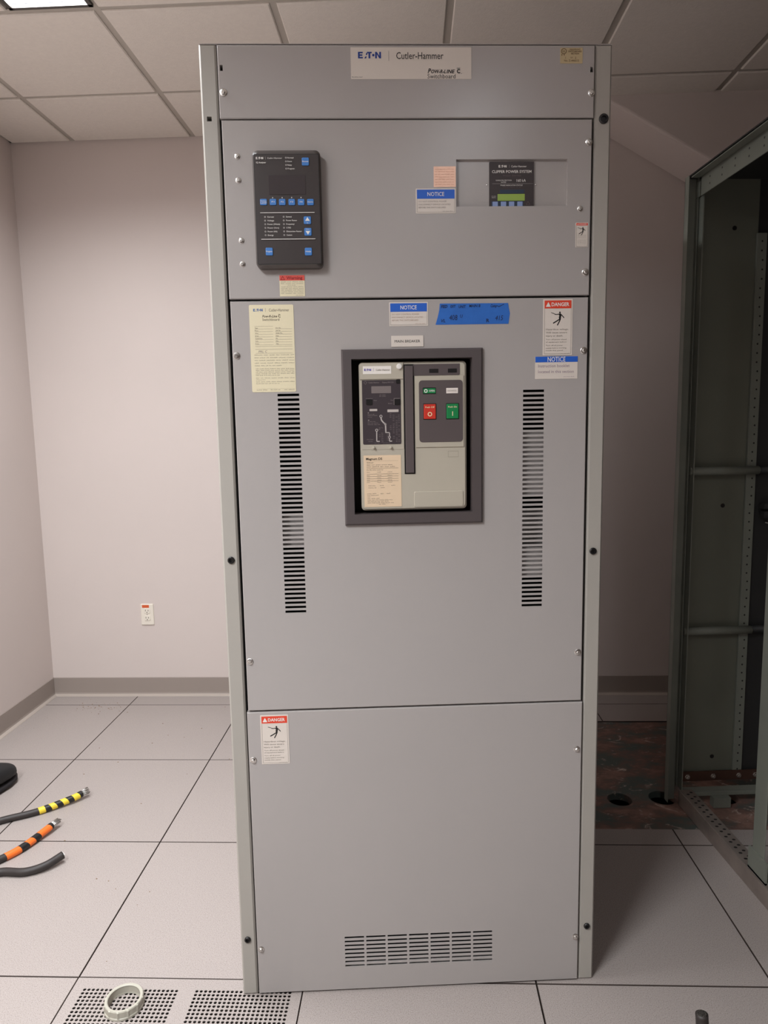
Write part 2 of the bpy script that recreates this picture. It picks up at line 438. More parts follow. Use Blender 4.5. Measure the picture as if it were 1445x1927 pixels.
# ceiling: T-bar grid and 24 inch tegular boards hanging 7 mm below the flange
grid_u = [0.456-T+T*k for k in range(0, 14)]
grid_v = [1.497-T*k for k in range(0, 15)]
for u in grid_u:
    if UL < u < UR: MB().box(u-.012, u+.012, VF, VB, ZC, ZC+.03).build('ceiling_runner', grid_m, ceiling)
for v in grid_v:
    if VF < v < VB: MB().box(UL, UR, v-.012, v+.012, ZC+.0006, ZC+.03).build('cross_tee', grid_m, ceiling)
cu = [UL]+[u for u in grid_u if UL < u < UR]+[UR]; cv = sorted([VF]+[v for v in grid_v if VF < v < VB]+[VB])
ctile = {}
def ceil_board(u0, u1, v0, v1):
    e = .0125; a, b, c, d = u0+e, u1-e, v0+e, v1-e
    k = (round(b-a, 4), round(d-c, 4))
    if min(k) < .02: return
    if k not in ctile:
        x, y = k; s = .004
        mb = MB().add([(0,0,.02),(x,0,.02),(x,y,.02),(0,y,.02),(0,0,-.003),(x,0,-.003),(x,y,-.003),(0,y,-.003),(s,s,-.007),(x-s,s,-.007),(x-s,y-s,-.007),(s,y-s,-.007)],
            [(0,1,2,3),(0,4,5,1),(1,5,6,2),(2,6,7,3),(3,7,4,0),(4,8,9,5),(5,9,10,6),(6,10,11,7),(7,11,8,4),(8,11,10,9)])
        me = mb.mesh('ceiling_board'); me.materials.append(tile_m); ctile[k] = me
    link('ceiling_board', ctile[k], None, ceiling, Matrix.Translation((a, c, ZC)))
def lamp_over(u0, u1, v0, v1):
    return [L for L in LAMPS if L[0] < u1-.02 and L[1] > u0+.02 and L[2] < v1-.02 and L[3] > v0+.02]
for a in range(len(cu)-1):
    for b in range(len(cv)-1):
        L = lamp_over(cu[a], cu[a+1], cv[b], cv[b+1])
        if not L: ceil_board(cu[a], cu[a+1], cv[b], cv[b+1])
        else:   # strips of board on either side of the one-foot-wide fixture
            l = L[0]
            if l[0]-cu[a] > .05: ceil_board(cu[a], l[0]-.005, cv[b], cv[b+1])
            if cu[a+1]-l[1] > .05: ceil_board(l[1]+.005, cu[a+1], cv[b], cv[b+1])
lamp_labels = ['lit slim ceiling light panel beside the left wall, in front of the cabinet',
               'ceiling light panel along the left wall behind the viewer',
               'dimmer ceiling light panel over the middle of the room behind the viewer']
for k, (u0, u1, v0, v1, watts, spread, st) in enumerate(LAMPS):
    o = empty('ceiling_light', lamp_labels[k], 'light', RM @ Matrix.Translation(((u0+u1)/2, (v0+v1)/2, ZC)))
    a, b = (u1-u0)/2, (v1-v0)/2
    fr = MB()
    for bx in ((-a, -a+.014, -b, b), (a-.014, a, -b, b), (-a, a, -b, -b+.014), (-a, a, b-.014, b)): fr.box(*bx, -.010, .05)
    fr.build('frame', lamp_frame_m, o)
    MB().box(-a, a, -b, b, .05, .054).build('housing', grid_m, o)
    dm = mat('lamp_diffuser', (236, 240, 255), 0.4, emit=st)
    MB().box(-a+.014, a-.014, -b+.014, b-.014, .004, .010).build('diffuser', dm, o)
    ld = bpy.data.lights.new('tube_light', 'AREA'); ld.shape = 'RECTANGLE'; ld.size = (a-.014)*2; ld.size_y = (b-.014)*2
    ld.energy = watts; ld.color = LAMP_COL; ld.spread = math.radians(spread)
    lo = bpy.data.objects.new('tube_light', ld); COL.objects.link(lo); lo.parent = o; lo.location = (0, 0, .002)

# ------------------------------------------------------------------ switchboard cabinet
D = 1.10
CABINET = empty('switchboard_cabinet', 'tall grey steel switchboard cabinet with breaker, meter and bolted covers', 'electrical cabinet')
def sheet(name, m, parent, x0, x1, z0, z1, y0, y1, holes=(), c=0.0018, shrink_tr=0):
    """Sheet-steel cover with rectangular cut-outs: front at y0, chamfered rim, hole walls to y1."""
    xs = sorted(set([x0+c, x1-c]+[round(v, 5) for h in holes for v in h[:2]])); zs = sorted(set([z0+c, z1-c]+[round(v, 5) for h in holes for v in h[2:]]))
    hs = [tuple(round(v, 5) for v in h) for h in holes]
    vid = {}; V = []; F = []
    def vv(i, j, y):
        k = (i, j, y)
        if k not in vid: vid[k] = len(V); V.append((xs[i], y, zs[j]))
        return vid[k]
    def inh(i, j):
        cx, cz = (xs[i]+xs[i+1])/2, (zs[j]+zs[j+1])/2
        return any(h[0] < cx < h[1] and h[2] < cz < h[3] for h in hs)
    nx, nz = len(xs)-1, len(zs)-1
    H = [[inh(i, j) for j in range(nz)] for i in range(nx)]
    for i in range(nx):
        for j in range(nz):
            if not H[i][j]: F.append((vv(i, j, y0), vv(i+1, j, y0), vv(i+1, j+1, y0), vv(i, j+1, y0)))
            else:
                for (di, dj, a, b) in ((-1, 0, (i, j), (i, j+1)), (1, 0, (i+1, j+1), (i+1, j)), (0, -1, (i+1, j), (i, j)), (0, 1, (i, j+1), (i+1, j+1))):
                    ii, jj = i+di, j+dj
                    if 0 <= ii < nx and 0 <= jj < nz and not H[ii][jj]:
                        F.append((vv(*a, y0), vv(*b, y0), vv(*b, y1), vv(*a, y1)))
    n = len(V)
    P = [(x0, z0), (x1, z0), (x1, z1), (x0, z1)]; Q = [(x0+c, z0+c), (x1-c, z0+c), (x1-c, z1-c), (x0+c, z1-c)]
    V += [(p[0], y0, p[1]) for p in Q]+[(p[0], y0+c, p[1]) for p in P]+[(p[0], y0+.018, p[1]) for p in P]
    for k in range(4):
        j = (k+1) % 4; F += [(n+k, n+4+k, n+4+j, n+j), (n+4+k, n+8+k, n+8+j, n+4+j)]
    me = bpy.data.meshes.new(name); me.from_pydata(V, [], F)
    bm = bmesh.new(); bm.from_mesh(me); bmesh.ops.remove_doubles(bm, verts=bm.verts, dist=1e-6); bmesh.ops.recalc_face_normals(bm, faces=bm.faces)
    bm.faces.ensure_lookup_table()
    ref = max(bm.faces, key=lambda f: f.calc_area())
    if ref.normal.y > 0: bmesh.ops.reverse_faces(bm, faces=bm.faces)
    bm.to_mesh(me); bm.free()
    return link(name, me, m, parent)
FY = -0.004   # front of the cover panels
# carcass: two sides, back, top, and an inner liner coloured dark for interior shade
mb = MB(); mb.box(-.4545, -.4525, .03, D, 0.002, 2.284); mb.box(.4525, .4545, .03, D, 0.002, 2.288)
mb.box(-.4545, .4545, D-.003, D, 0.002, 2.284); mb.box(-.4545, .4545, .0, D, 2.2880, 2.2895);
mb.build('enclosure_shell', grey_m, CABINET)
MB().box(-.4525, .4525, .02, D-.01, .002, .006).build('floor_pan', inner_shade_m, CABINET)
MB().box(-.42, .42, .30, .31, .01, 2.28).build('barrier_plate', inner_shade_m, CABINET)
# front uprights
def upright(x0, x1, holes):
    return sheet('side_post', grey_post_m, CABINET, x0, x1, 0.0, 2.2890, 0.0, .03, holes, c=.004)
upright(-.4572, -.4195, [(-.4457, -.4352, 2.1296, 2.1398)])
upright(.4195, .4572, [])
MB().box(-.42, .42, .004, .006, 2.283, 2.2880).build('top_gap_shade', inner_shade_m, CABINET)  # dark strip painted for the shade in the gap under the top
MB().box(-.4195, -.4175, .012, .03, 0, 2.284).build('post_return', inner_shade_m, CABINET)
MB().box(.4175, .4195, .012, .03, 0, 2.284).build('post_return', inner_shade_m, CABINET)
MB().box(-.450, -.430, .028, .03, 2.125, 2.145).build('hole_backing', inner_shade_m, CABINET)
# cover panels
sheet('cover_panel', grey_m, CABINET, -.4166, .4166, 2.1340, 2.2848, FY, .01, [(-.4118, -.4056, 2.2318, 2.2440), (.4070, .4134, 2.2285, 2.2400)])
sheet('cover_panel', grey_m, CABINET, -.4135, .4135, 1.7475, 2.1305, FY, .01, [(.1060, .3586, 1.9450, 2.0462)])
pit = (1.5334-1.0181)/47
vent = [(-.3124, -.2625, 1.5334-k*pit-.0058, 1.5334-k*pit) for k in range(48)]+[(.2610, .3107, 1.5334-k*pit-.0058, 1.5334-k*pit) for k in range(48)]
breaker_panel = sheet('cover_panel', grey_m, CABINET, -.4120, .4120, .7685, 1.7425, FY, -.0022, vent+[(-.150, .150, 1.235, 1.622)])
lowv = [(-.1915+i*.0553, -.1418+i*.0553, .1540-j*.0113-.0053, .1540-j*.0113) for i in range(7) for j in range(8)]
sheet('cover_panel', grey_m, CABINET, -.4155, .4155, .0045, .7640, FY, -.0022, lowv)
# plates seen through the slots
MB().box(-.33, -.2450, .022, .024, 1.170, 1.245).build('baffle_plate', grey_m, CABINET)
MB().box(.235, .340, .016, .018, 1.285, 1.438).build('baffle_plate', grey_m, CABINET)
MB().box(.235, .340, .060, .062, 1.155, 1.245).build('baffle_plate', grey_m, CABINET)
MB().box(.235, .340, .016, .018, 1.085, 1.155).build('baffle_plate', grey_m, CABINET)
MB().box(-.22, .22, .018, .020, .02, .0640).build('baffle_plate', grey_m, CABINET)
# upright bolts (black plastic-capped socket bolts)
for (x, z, r) in ((-.4370, 1.1440, .0085), (-.4395, .1554, .0082), (.4355, 1.1446, .0085), (.4385, .1527, .0080), (.4400, 2.1323, .0108)):
    b = MB().lathe([(r, -.002), (r, .003), (r*.82, .0045), (r*.55, .0045), (r*.5, .0005)], 16, 'y', (x, 0, z)).build('post_bolt', black_m, CABINET)
# zinc cover screws: washer flange, hex head
scr = MB().lathe([(.0082, 0), (.0082, .0012), (.0068, .0020), (.0050, .0022)], 16, 'y')
scr.lathe([(.0047, .002), (.0047, .0058), (.0036, .0066)], 6, 'y')
scr_me = scr.mesh('cover_screw'); scr_me.materials.append(zinc_m)
for k, (x, z) in enumerate([(-.4064, 2.1873), (.4094, 2.1849), (.4060, 2.0814), (-.3820, 2.0543), (-.3819, 2.0037), (-.3804, 1.8747), (-.3802, 1.8238), (.3884, 1.9381),
        (.4035, 1.7984), (-.4025, 1.6210), (.4029, 1.6216), (-.4025, .8937), (.4012, .8933), (-.4045, .6414), (.4027, .6414), (-.4060, .1300), (.4070, .1269)]):
    s_ = .78 if k in (3, 4, 5, 6, 7) else 1.0
    link('cover_screw', scr_me, None, CABINET, Matrix.Translation((x, FY, z)) @ Matrix.Rotation(k*0.7, 4, 'Y') @ Matrix.Scale(s_, 4))

# ---- stickers
def plate(name, m, x0, x1, z0, z1, r=.001, y=FY, t=.0008, parent=None, label=None):
    o = MB().prism_y(rrect(x0, x1, z0, z1, r, 3), y-t, y).build(name, m, parent or CABINET)
    if label: o['label'] = label
    return o
PY = FY-.0011   # print height on a sticker
# nameplate on the top cover
p = plate('name_sign', sticker_m, -.1257, .1407, 2.2144, 2.2797, label='white maker sign near the top edge of the cabinet')
pr = Print(PY).eaton(-.1095, -.0590, 2.2568, 2.2702); pr.build('logo', logo_blue_m, p)
pr = Print(PY); pr.bar(-.0423, -.0418, 2.2515, 2.2725)
pr.text('Cutler-Hammer', -.0255, 2.2556, .0138, w=.1040, bold=.004)
pr.text('P', .0435, 2.2265, .0092, w=.0075, bold=.03, shear=.3); pr.text('OW-R-L', .0510, 2.2265, .0070, w=.0330, bold=.03, shear=.3)
pr.text('INE', .0850, 2.2265, .0070, w=.0190, bold=.03, shear=.3); pr.text('C', .1080, 2.2265, .0080, w=.0075, bold=.05); pr.bar(.108, .1155, 2.2362, 2.2372); pr.bar(.1165, .1195, 2.2255, 2.2262)
pr.text('Switchboard', .0430, 2.2158, .0088, w=.0620)
pr.words(-.1235, -.1000, 2.2178, .0016, 3, 1); pr.build('lettering', black_ink_m, p)
# listing label
p = plate('listing_label', tan_m, .3386, .3887, 2.2468, 2.2790, label='small tan listing label at the top right')
pr = Print(PY).ring(.3465, 2.2717, .0062, .0013); pr.text('UL', .3465, 2.2697, .0042, w=.006, align='c', bold=.02); pr.words(.3415, .3515, 2.2625, .0026, 2, 2)
pr.text('DEADFRONT', .3715, 2.2742, .0026, w=.0240, align='c', bold=.02); pr.text('SWITCHBOARD', .3715, 2.2698, .0030, w=.0300, align='c', bold=.02)
pr.text('SECTION', .3715, 2.2652, .0030, w=.0180, align='c', bold=.02); pr.text('1', .3500, 2.2558, .0045); pr.text('OF', .3610, 2.2570, .003); pr.text('2', .3715, 2.2558, .0045)
pr.text('No. Z-446612', .3640, 2.2505, .0038, w=.033, align='c', bold=.01); pr.build('lettering', mat('brown_ink', (96, 70, 40), .5), p)
# copper foil sticker
p = plate('foil_sticker', copper_m, .0549, .1047, 1.9868, 2.0311, label='shiny copper foil sticker left of the recessed window')
pr = Print(PY)
for k in range(7): pr.words(.058, .101, 2.0245-k*.0055, .0012, 5, 30+k)
pr.build('lettering', mat('foil_ink', (206, 140, 116), .5), p)

def notice(x0, x1, z0, z1, lines, label, ink, inset=.0025, hz=None, th=.5):
    p = plate('notice_sticker', sticker_m, x0, x1, z0, z1, label=label)
    W_ = x1-x0; H = z1-z0; hz = hz if hz is not None else z1-.40*H
    top = z1-inset
    MB().prism_y(rrect(x0+inset, x1-inset, hz, top, .0004, 2), PY-.0001, PY+.0002).build('header', notice_blue_m, p)
    pr = Print(PY-.0004); h = (top-hz)*th; pr.text('NOTICE', (x0+x1)/2, (hz+top)/2-h/2, h, w=W_*.42, align='c', bold=.006); pr.build('header_lettering', white_m, p)
    pr = Print(PY)
    n = len(lines); step = (hz-z0-.012)/max(n, 1)
    for k, (t, wfrac) in enumerate(lines):
        pr.text(t, x0+W_*.07, hz-.0035-step*(k+.62), step*.52, w=W_*wfrac)
    pr.words(x1-W_*.33, x1-W_*.07, z0+.004, .0014, 3, 5)
    pr.build('lettering', ink, p)
    if inset > .001:
        pr = Print(PY); a = inset
        for b in ((x0+a, x1-a, z0+a, z0+a+.0005), (x0+a, x0+a+.0005, z0+a, hz), (x1-a-.0005, x1-a, z0+a, hz)): pr.bar(*b)
        pr.build('border_line', grey_ink_m, p)
    return p
nl = [('DO NOT CONTROL POWER', .70), ('DISCONNECT DEVICE LOCATED', .80), ('BEFORE THIS SWITCHBOARD', .68)]
notice(.0140, .1043, 1.9303, 1.9841, nl, 'notice sticker with a blue header beside the recessed window', pale_ink_m, hz=1.9620, th=.42)
notice(-.0503, .0390, 1.6829, 1.7361, nl, 'notice sticker with a blue header above the breaker', mat('tan_ink', (176, 150, 132), .5), hz=1.7148, th=.46)
notice(.2888, .3889, 1.5575, 1.6091, [('Instruction booklet', .74), ('located in this section', .84)], 'notice sticker about the instruction booklet, under the right danger sticker', mat('mauve_ink', (156, 136, 150), .5), inset=.0002, hz=1.5960, th=.80)

def danger(x0, x1, z0, z1, label, big=True):
    p = plate('danger_sticker', sticker_m, x0, x1, z0, z1, label=label)
    W_ = x1-x0; H = z1-z0; i = W_*.045; hz = z1-H*(.165 if big else .12)
    MB().prism_y(rrect(x0+i, x1-i, hz, z1-i, .0003, 2), PY-.0001, PY+.0002).build('header', red_m, p)
    hh = z1-i-hz; cz = hz+hh/2
    pr = Print(PY-.0004)
    tx = x0+W_*.17; s_ = hh*.30
    pr.poly([(tx-s_*1.1, cz-s_), (tx+s_*1.1, cz-s_), (tx, cz+s_)])
    pr.text('DANGER', x0+W_*.28, cz-hh*.22, hh*.44, w=W_*.60, bold=.02); pr.build('header_lettering', white_m, p)
    # falling figure struck by a bolt
    cx, ct = x0+W_*.56, z1-H*(.235 if big else .20); k = H*(.155 if big else .21)*1.25
    q = lambda a, b: (cx+a*k, ct+b*k)
    pr = Print(PY); pr.disc(cx+.02*k, ct-.02*k, .085*k, 12)
    pr.line([q(-.02, -.16), q(-.30, -.20), q(-.48, -.17)], .075*k); pr.line([q(.06, -.15), q(.24, -.30), q(.42, -.52)], .085*k)
    pr.poly([q(-.13, -.13), q(.10, -.10), q(.16, -.30), q(.10, -.66), q(-.02, -.70), q(-.08, -.50), q(-.04, -.30)])
    pr.line([q(.02, -.62), q(-.30, -.82), q(-.62, -1.0)], .11*k); pr.line([q(.08, -.60), q(-.06, -.92), q(-.22, -1.2)], .10*k)
    pr.line([q(-.82, -.02), q(-.58, -.10), q(-.66, -.06), q(-.45, -.16)], .05*k); pr.build('pictogram', black_ink_m, p)
    pr = Print(PY)
    if big:
        for t, f_, zf, hf in (('Hazardous voltage.', .77, .545, .030), ('Will cause severe', .72, .602, .030), ('injury or death.', .58, .660, .030),
                              ('Turn off power ahead', .70, .722, .022), ('of equipment before', .70, .768, .022), ('Turn off all power', .58, .828, .022), ('supply before working', .70, .874, .022), ('inside this panel.', .60, .918, .022)):
            pr.text(t, x0+W_*.10, z1-H*zf-H*.006, H*hf*.95, w=W_*f_)
        pr.words(x0+W_*.62, x0+W_*.92, z0+H*.022, H*.009, 3, 3)
    else:
        for k2, zf in enumerate((.52, .57, .62, .72, .77, .82, .87)): pr.words(x0+W_*.16, x1-W_*.16, z1-H*zf, H*.014, 4, 40+k2)
    pr.build('lettering', grey_ink_m, p)
    pr = Print(PY)
    for b in ((x0+i, x1-i, z0+i, z0+i+.0005), (x0+i, x0+i+.0005, z0+i, hz), (x1-i-.0005, x1-i, z0+i, hz)): pr.bar(*b)
    pr.build('border_line', grey_ink_m, p)
danger(.3063, .3752, 1.6118, 1.7390, 'danger sticker at the top right of the breaker cover')
danger(-.3837, -.3150, .6300, .7565, 'danger sticker at the top left of the bottom cover')
danger(.3794, .4082, 1.8538, 1.9080, 'small danger sticker at the right edge of the meter cover', big=False)
# warning sticker under the meter
p = plate('warning_sticker', cream_m, -.2985, -.2415, 1.7520, 1.7985, label='small warning sticker with a red header below the meter')
MB().prism_y(rrect(-.2983, -.2417, 1.7868, 1.7983, .0003, 2), PY-.0001, PY+.0002).build('header', mat('warning_red', (214, 82, 72), .4), p)
pr = Print(PY-.0004).text('Warning', -.2825, 1.7894, .0064, w=.0360, bold=.02)
pr.line([(-.2955, 1.7885), (-.2865, 1.7885), (-.2910, 1.7962), (-.2955, 1.7885)], .0011); pr.build('header_lettering', mat('dark_red', (140, 16, 16), .5), p)
pr = Print(PY)
for k in range(8): pr.words(-.2955 if k != 2 else -.280, -.2445 if k != 2 else -.262, 1.7830-k*.0036, .0013, 4, 50+k)
pr.words(-.262, -.246, 1.7540, .0010, 2, 59); pr.build('lettering', grey_ink_m, p)
# rating card on the breaker cover
p = plate('rating_card', cream_m, -.3700, -.2690, 1.5378, 1.7340, r=.003, label='cream rating card at the upper left of the breaker cover')
pr = Print(PY).eaton(-.3605, -.3390, 1.7195, 1.7252); pr.build('logo', mat('logo_blue_soft', (60, 100, 160), .5), p)
pr = Print(PY); pr.bar(-.3330, -.3326, 1.7180, 1.7270); pr.text('Cutler-Hammer', -.3250, 1.7190, .0062, w=.0460)
pr.bar(-.3590, -.3170, 1.6860, 1.6863)
xl, xr_ = -.3590, -.2740
for k in range(7):
    z = 1.6860-k*.0059
    pr.bar(xl, -.3170, z-.0059, z-.0056); pr.bar(-.3125, xr_, z-.0059, z-.0056)
    pr.text(['Type', 'Phase', 'Wire', 'Amps', 'Connection', 'Volts', 'Frame'][k], xl+.0005, z-.0047, .0024); pr.text(['Cat. No.', 'Job No.', 'Order No.', 'Date', 'Hz', 'Min.', 'Max.'][k], -.3110, z-.0047, .0024)
for z in (1.6410, 1.6345, 1.6255): pr.bar(xl, xr_, z, z+.0004)
for k, z in enumerate((1.6210, 1.6150, 1.6090, 1.6030, 1.5970)): pr.words(-.3615, -.2705 if k < 4 else -.30, z, .0015, 6, 70+k)
for k in range(5): pr.words(-.3600, -.2710 if k < 4 else -.305, 1.5900-k*.0037, .0015, 8, 80+k)
for k, (a, z) in enumerate(((-.2710, 1.5690), (-.338, 1.5650), (-.2710, 1.5605), (-.306, 1.5565))): pr.words(-.3600, a, z, .0014, 7, 90+k)
pr.bar(-.3600, -.2710, 1.5452, 1.5454); pr.words(-.3595, -.335, 1.5418, .0015, 2, 95); pr.words(-.327, -.305, 1.5418, .0015, 3, 96); pr.words(-.296, -.272, 1.5418, .0015, 2, 97)
pr.build('lettering', grey_ink_m, p)
pr = Print(PY).text('Pow-R-Line', -.3405, 1.7058, .0052, w=.0340, bold=.02, shear=.25); pr.text('C', -.3045, 1.7058, .0056, bold=.03); pr.bar(-.3045, -.3000, 1.7124, 1.7130)
pr.text('Switchboard', -.3405, 1.6985, .0052, w=.0385); pr.build('heading', mat('brown_grey_ink', (98, 88, 70), .5), p)
pr = Print(PY-.0001).text('PRL C', -.352, 1.6272, .0050, shear=.2, w=.020); pr.build('handwriting', pale_ink_m, p)
# MAIN BREAKER tag
p = plate('name_tag', sticker_m, -.0467, .0276, 1.6360, 1.6610, r=.0005, t=.0016, label='small white name tag just above the breaker bezel')
Print(FY-.0019).text('MAIN BREAKER', -.0095, 1.6455, .0058, w=.0590, align='c').build('lettering', black_ink_m, p)
# blue painter's tape with marker writing
mb = MB().prism_y([(.0562, 1.6847), (.2256, 1.6848), (.2272, 1.6960), (.2290, 1.7085), (.2262, 1.7210), (.2247, 1.7314), (.0664, 1.7320), (.0650, 1.7170), (.0612, 1.7010)], FY-.0006, FY)
p = mb.build('tape_strip', tape_m, CABINET); p['label'] = 'torn strip of blue painter tape with handwriting'
pr = Print(FY-.0010)
pr.text('FED', .0690, 1.7222, .0062, w=.0150, bold=.02, shear=.2); pr.text('EXT', .0910, 1.7225, .0058, w=.0120, bold=.015, shear=.15)
pr.text('UNIT', .1100, 1.7215, .0062, w=.0165, shear=.15, bold=.01); pr.text('MAIN B', .1340, 1.7232, .0056, w=.0260, bold=.012, shear=.15)
pr.text('Comp', .1840, 1.7225, .0062, w=.0140, bold=.012, shear=.2); pr.line([(.1985, 1.7260), (.203, 1.7235), (.206, 1.7250), (.2150, 1.7290)], .0012)
pr.text('VL', .0690, 1.6900, .0070, w=.0100, bold=.01, shear=.2); pr.text('408', .0880, 1.6945, .0115, w=.0190, shear=.1); pr.text('U', .1130, 1.7000, .0070, w=.0060, shear=.1)
pr.text('R', .1740, 1.6890, .0075, w=.0070, bold=.02); pr.text('415', .1945, 1.6930, .0105, w=.0185, shear=.2)
pr.build('handwriting', ink_blue_m, p)

# ---- metering unit (upper left)
def kp(x, z, d):   # where a point measured against the cover really sits when it lies d in front of it
    s = 1-d/1.64; return (-.1277+(x+.1277)*s, 1.458+(z-1.458)*s)
d = .024; yf = FY-d
X0, Z0 = kp(-.3500, 1.8155, d); X1, Z1 = kp(-.1985, 2.0690, d)
METER = MB().prism_y(rrect(X0, X1, Z0, Z1, .012, 5), yf, FY, chamfer=.006).build('metering_unit', meter_m, CABINET)
METER['label'] = 'black metering unit with blue buttons at the upper left'
a0, c0 = kp(-.3452, 1.8237, d); a1, c1 = kp(-.2030, 2.0580, d)
MB().prism_y(rrect(a0-.0012, a1+.0012, c0-.0012, c1+.0012, .003, 3), yf-.0003, yf+.001).build('face_seam', black_m, METER)
MB().prism_y(rrect(a0, a1, c0, c1, .002, 3), yf-.0006, yf+.001).build('face_plate', meterface_m, METER)
my = yf-.0012
s0, t0 = kp(-.3145, 1.9730, d); s1, t1 = kp(-.2330, 2.0139, d)
MB().prism_y(rrect(s0, s1, t0, t1, .0008, 3), my-.0002, my+.0004).build('display_screen', screen_m, METER)
def mbtn(x, z, w_, h_, texts=(), m=blue_m, parent=METER):
    x, z = kp(x, z, d)
    o = MB().prism_y(rrect(x-w_/2, x+w_/2, z-h_/2, z+h_/2, .0022, 3), my-.0014, my+.0004, chamfer=.0006).build('push_button', m, parent)
    return x, z
lab = Print(my-.0018)
for (x, z, w_, h_, t) in [(-.2315, 2.0424, .0155, .0165, ['Reset']), (-.3068+.0004, 1.9570, .0145, .0132, ['F1']), (-.2857, 1.9568, .0145, .0132, ['F2']), (-.2646, 1.9566, .0145, .0132, ['F3']), (-.2436, 1.9564, .0145, .0132, ['F4']),
        (-.3276, 1.9570, .0150, .0132, ['Previous', 'Level']), (-.2229, 1.9563, .0145, .0132, ['Home']), (-.3188, 1.8503, .0158, .0165, ['Program']), (-.2308, 1.8495, .0158, .0165, ['Help'])]:
    cx, cz = mbtn(x, z, w_, h_)
    for k, s_ in enumerate(t): lab.text(s_, cx, cz-.0013-(k-(len(t)-1)/2)*.0038, .0028, w=min(w_*.86, .0030*len(s_)), align='c', bold=.01)
for (x, z, up_, t) in ((-.2309, 1.9173, 1, 'Up'), (-.2305, 1.8924, -1, 'Down')):
    cx, cz = mbtn(x, z, .0160, .0165); zz = cz+.0012*up_
    lab.poly([(cx-.0052, zz-.0028*up_), (cx+.0052, zz-.0028*up_), (cx, zz+.0052*up_)][::up_]); lab.text(t, cx, cz-.0068 if up_ > 0 else cz+.0042, .0022, align='c')
def ml(x0, x1, z):
    A, Z_ = kp(x0, z, d); B, _ = kp(x1, z, d); lab.bar(A, B, Z_-.0006, Z_+.0006)
ml(-.3357, -.2145, 1.9337); ml(-.3357, -.2144, 1.8768)
def mt(t, x, z, h, w=None, **k):
    A, B = kp(x, z, d); lab.text(t, A, B-h/2, h, w, **k)
A, B = kp(-.3408, 2.0498, d); lab.eaton(A, A+.0160, B-.0024, B+.0024); lab.bar(A+.0205, A+.0207, B-.003, B+.003)
mt('Cutler-Hammer', -.3154, 2.0497, .0030, .0320); mt('IQ Analyzer', -.3405, 2.0405, .0032, .0215, bold=.01)
for k, t in enumerate(('Normal', 'Event', 'Relay', 'Program')):
    z = 2.0502-k*.0076; mt(t, -.2711, z, .0030, bold=.008); A, B = kp(-.2745, z, d); lab.ring(A, B, .0017, .0005, 8)
for k, (a, b) in enumerate((('Current', 'Demand'), ('Voltage', 'Power Factor'), ('Power (Watts)', 'Frequency'), ('Power (Vars)', '% THD'), ('Power (VA)', 'Distortion Factor'), ('Energy', 'Custom'))):
    z = 1.9248-k*.00785
    mt(a, -.3205, z, .0029, w=.0021*len(a), bold=.008); mt(b, -.2785, z, .0029, w=.0020*len(b), bold=.008)
    for xx in (-.3255, -.2838): A, B = kp(xx, z, d); lab.ring(A, B, .0017, .0005, 8)
for x in (-.3068, -.2857, -.2646, -.2436): A, B = kp(x, 1.9660, d); lab.poly([(A-.0014, B-.0012), (A+.0014, B-.0012), (A, B+.0016)])
lab.build('lettering', white_m, METER)

# ---- recessed surge-protector window (upper right)
REC = MB().box(.100, .365, .0035, .0055, 1.940, 2.052).build('recess_plate', grey_m, CABINET); REC['label'] = 'grey plate sunk behind the rectangular window'
SPD = MB().prism_y(rrect(.1818, .2832, 1.9440, 2.0418, .001, 2), -.0005, .0034).build('surge_display', mat('spd_face', (56, 46, 46), .4), CABINET)
SPD['label'] = 'dark surge protector display in the recessed window'
MB().prism_y(rrect(.2003, .2623, 1.9577, 1.9723, .0005, 2), -.0010, .0).build('lcd', lcd_green_m, SPD)
MB().box(.2055, .2610, -.0008, 0, 1.9735, 1.9815).build('lcd_window_top', navy_m, SPD)
MB().box(.1860, .2600, -.0008, 0, 1.9450, 1.9570).build('button_strip', navy_m, SPD)
for x in (.1947, .2137, .2322, .2513): MB().prism_y(rrect(x-.0060, x+.0060, 1.9456, 1.9556, .0008, 2), -.0020, -.0005).build('push_button', pale_blue_m, SPD)
for x in (.1765, .2885): MB().lathe([(.0018, 0), (.0018, .001), (.0010, .0014)], 10, 'y', (x, .0034, 1.9935)).build('rivet', zinc_m, REC)
pr = Print(-.0008).eaton(.2025, .2205, 2.0294, 2.0346); pr.bar(.2268, .2270, 2.0290, 2.0350); pr.text('Cutler-Hammer', .2312, 2.0298, .0042, w=.0350)
pr.text('CLIPPER POWER SYSTEM', .2325, 2.0178, .0056, w=.0900, align='c', bold=.012); pr.bar(.1880, .2815, 1.9945, 1.9947)
pr.text('SURGE PROTECTION', .2140, 2.0005, .0026, w=.036, align='c'); pr.text('RATED', .2140, 1.9965, .0026, align='c'); pr.text('160 kA', .2540, 1.9985, .0058, w=.0210, align='c')
pr.text('PHASE INDICATOR STATUS', .2320, 1.9898, .0026, w=.0500, align='c'); pr.words(.187, .197, 1.967, .0012, 2, 1); pr.words(.187, .197, 1.964, .0012, 1, 1); pr.build('lettering', white_m, SPD)
pr = Print(-.0009).text('Visor Series', .2328, 2.0105, .0034, w=.0420, align='c'); pr.words(.212, .254, 1.9862, .0012, 4, 2); pr.line([(.2655, 1.9490), (.2745, 1.9490), (.2700, 1.9560), (.2655, 1.9490)], .0008); pr.build('dim_lettering', mat('dim_spd_print', (108, 92, 92), .5), SPD)

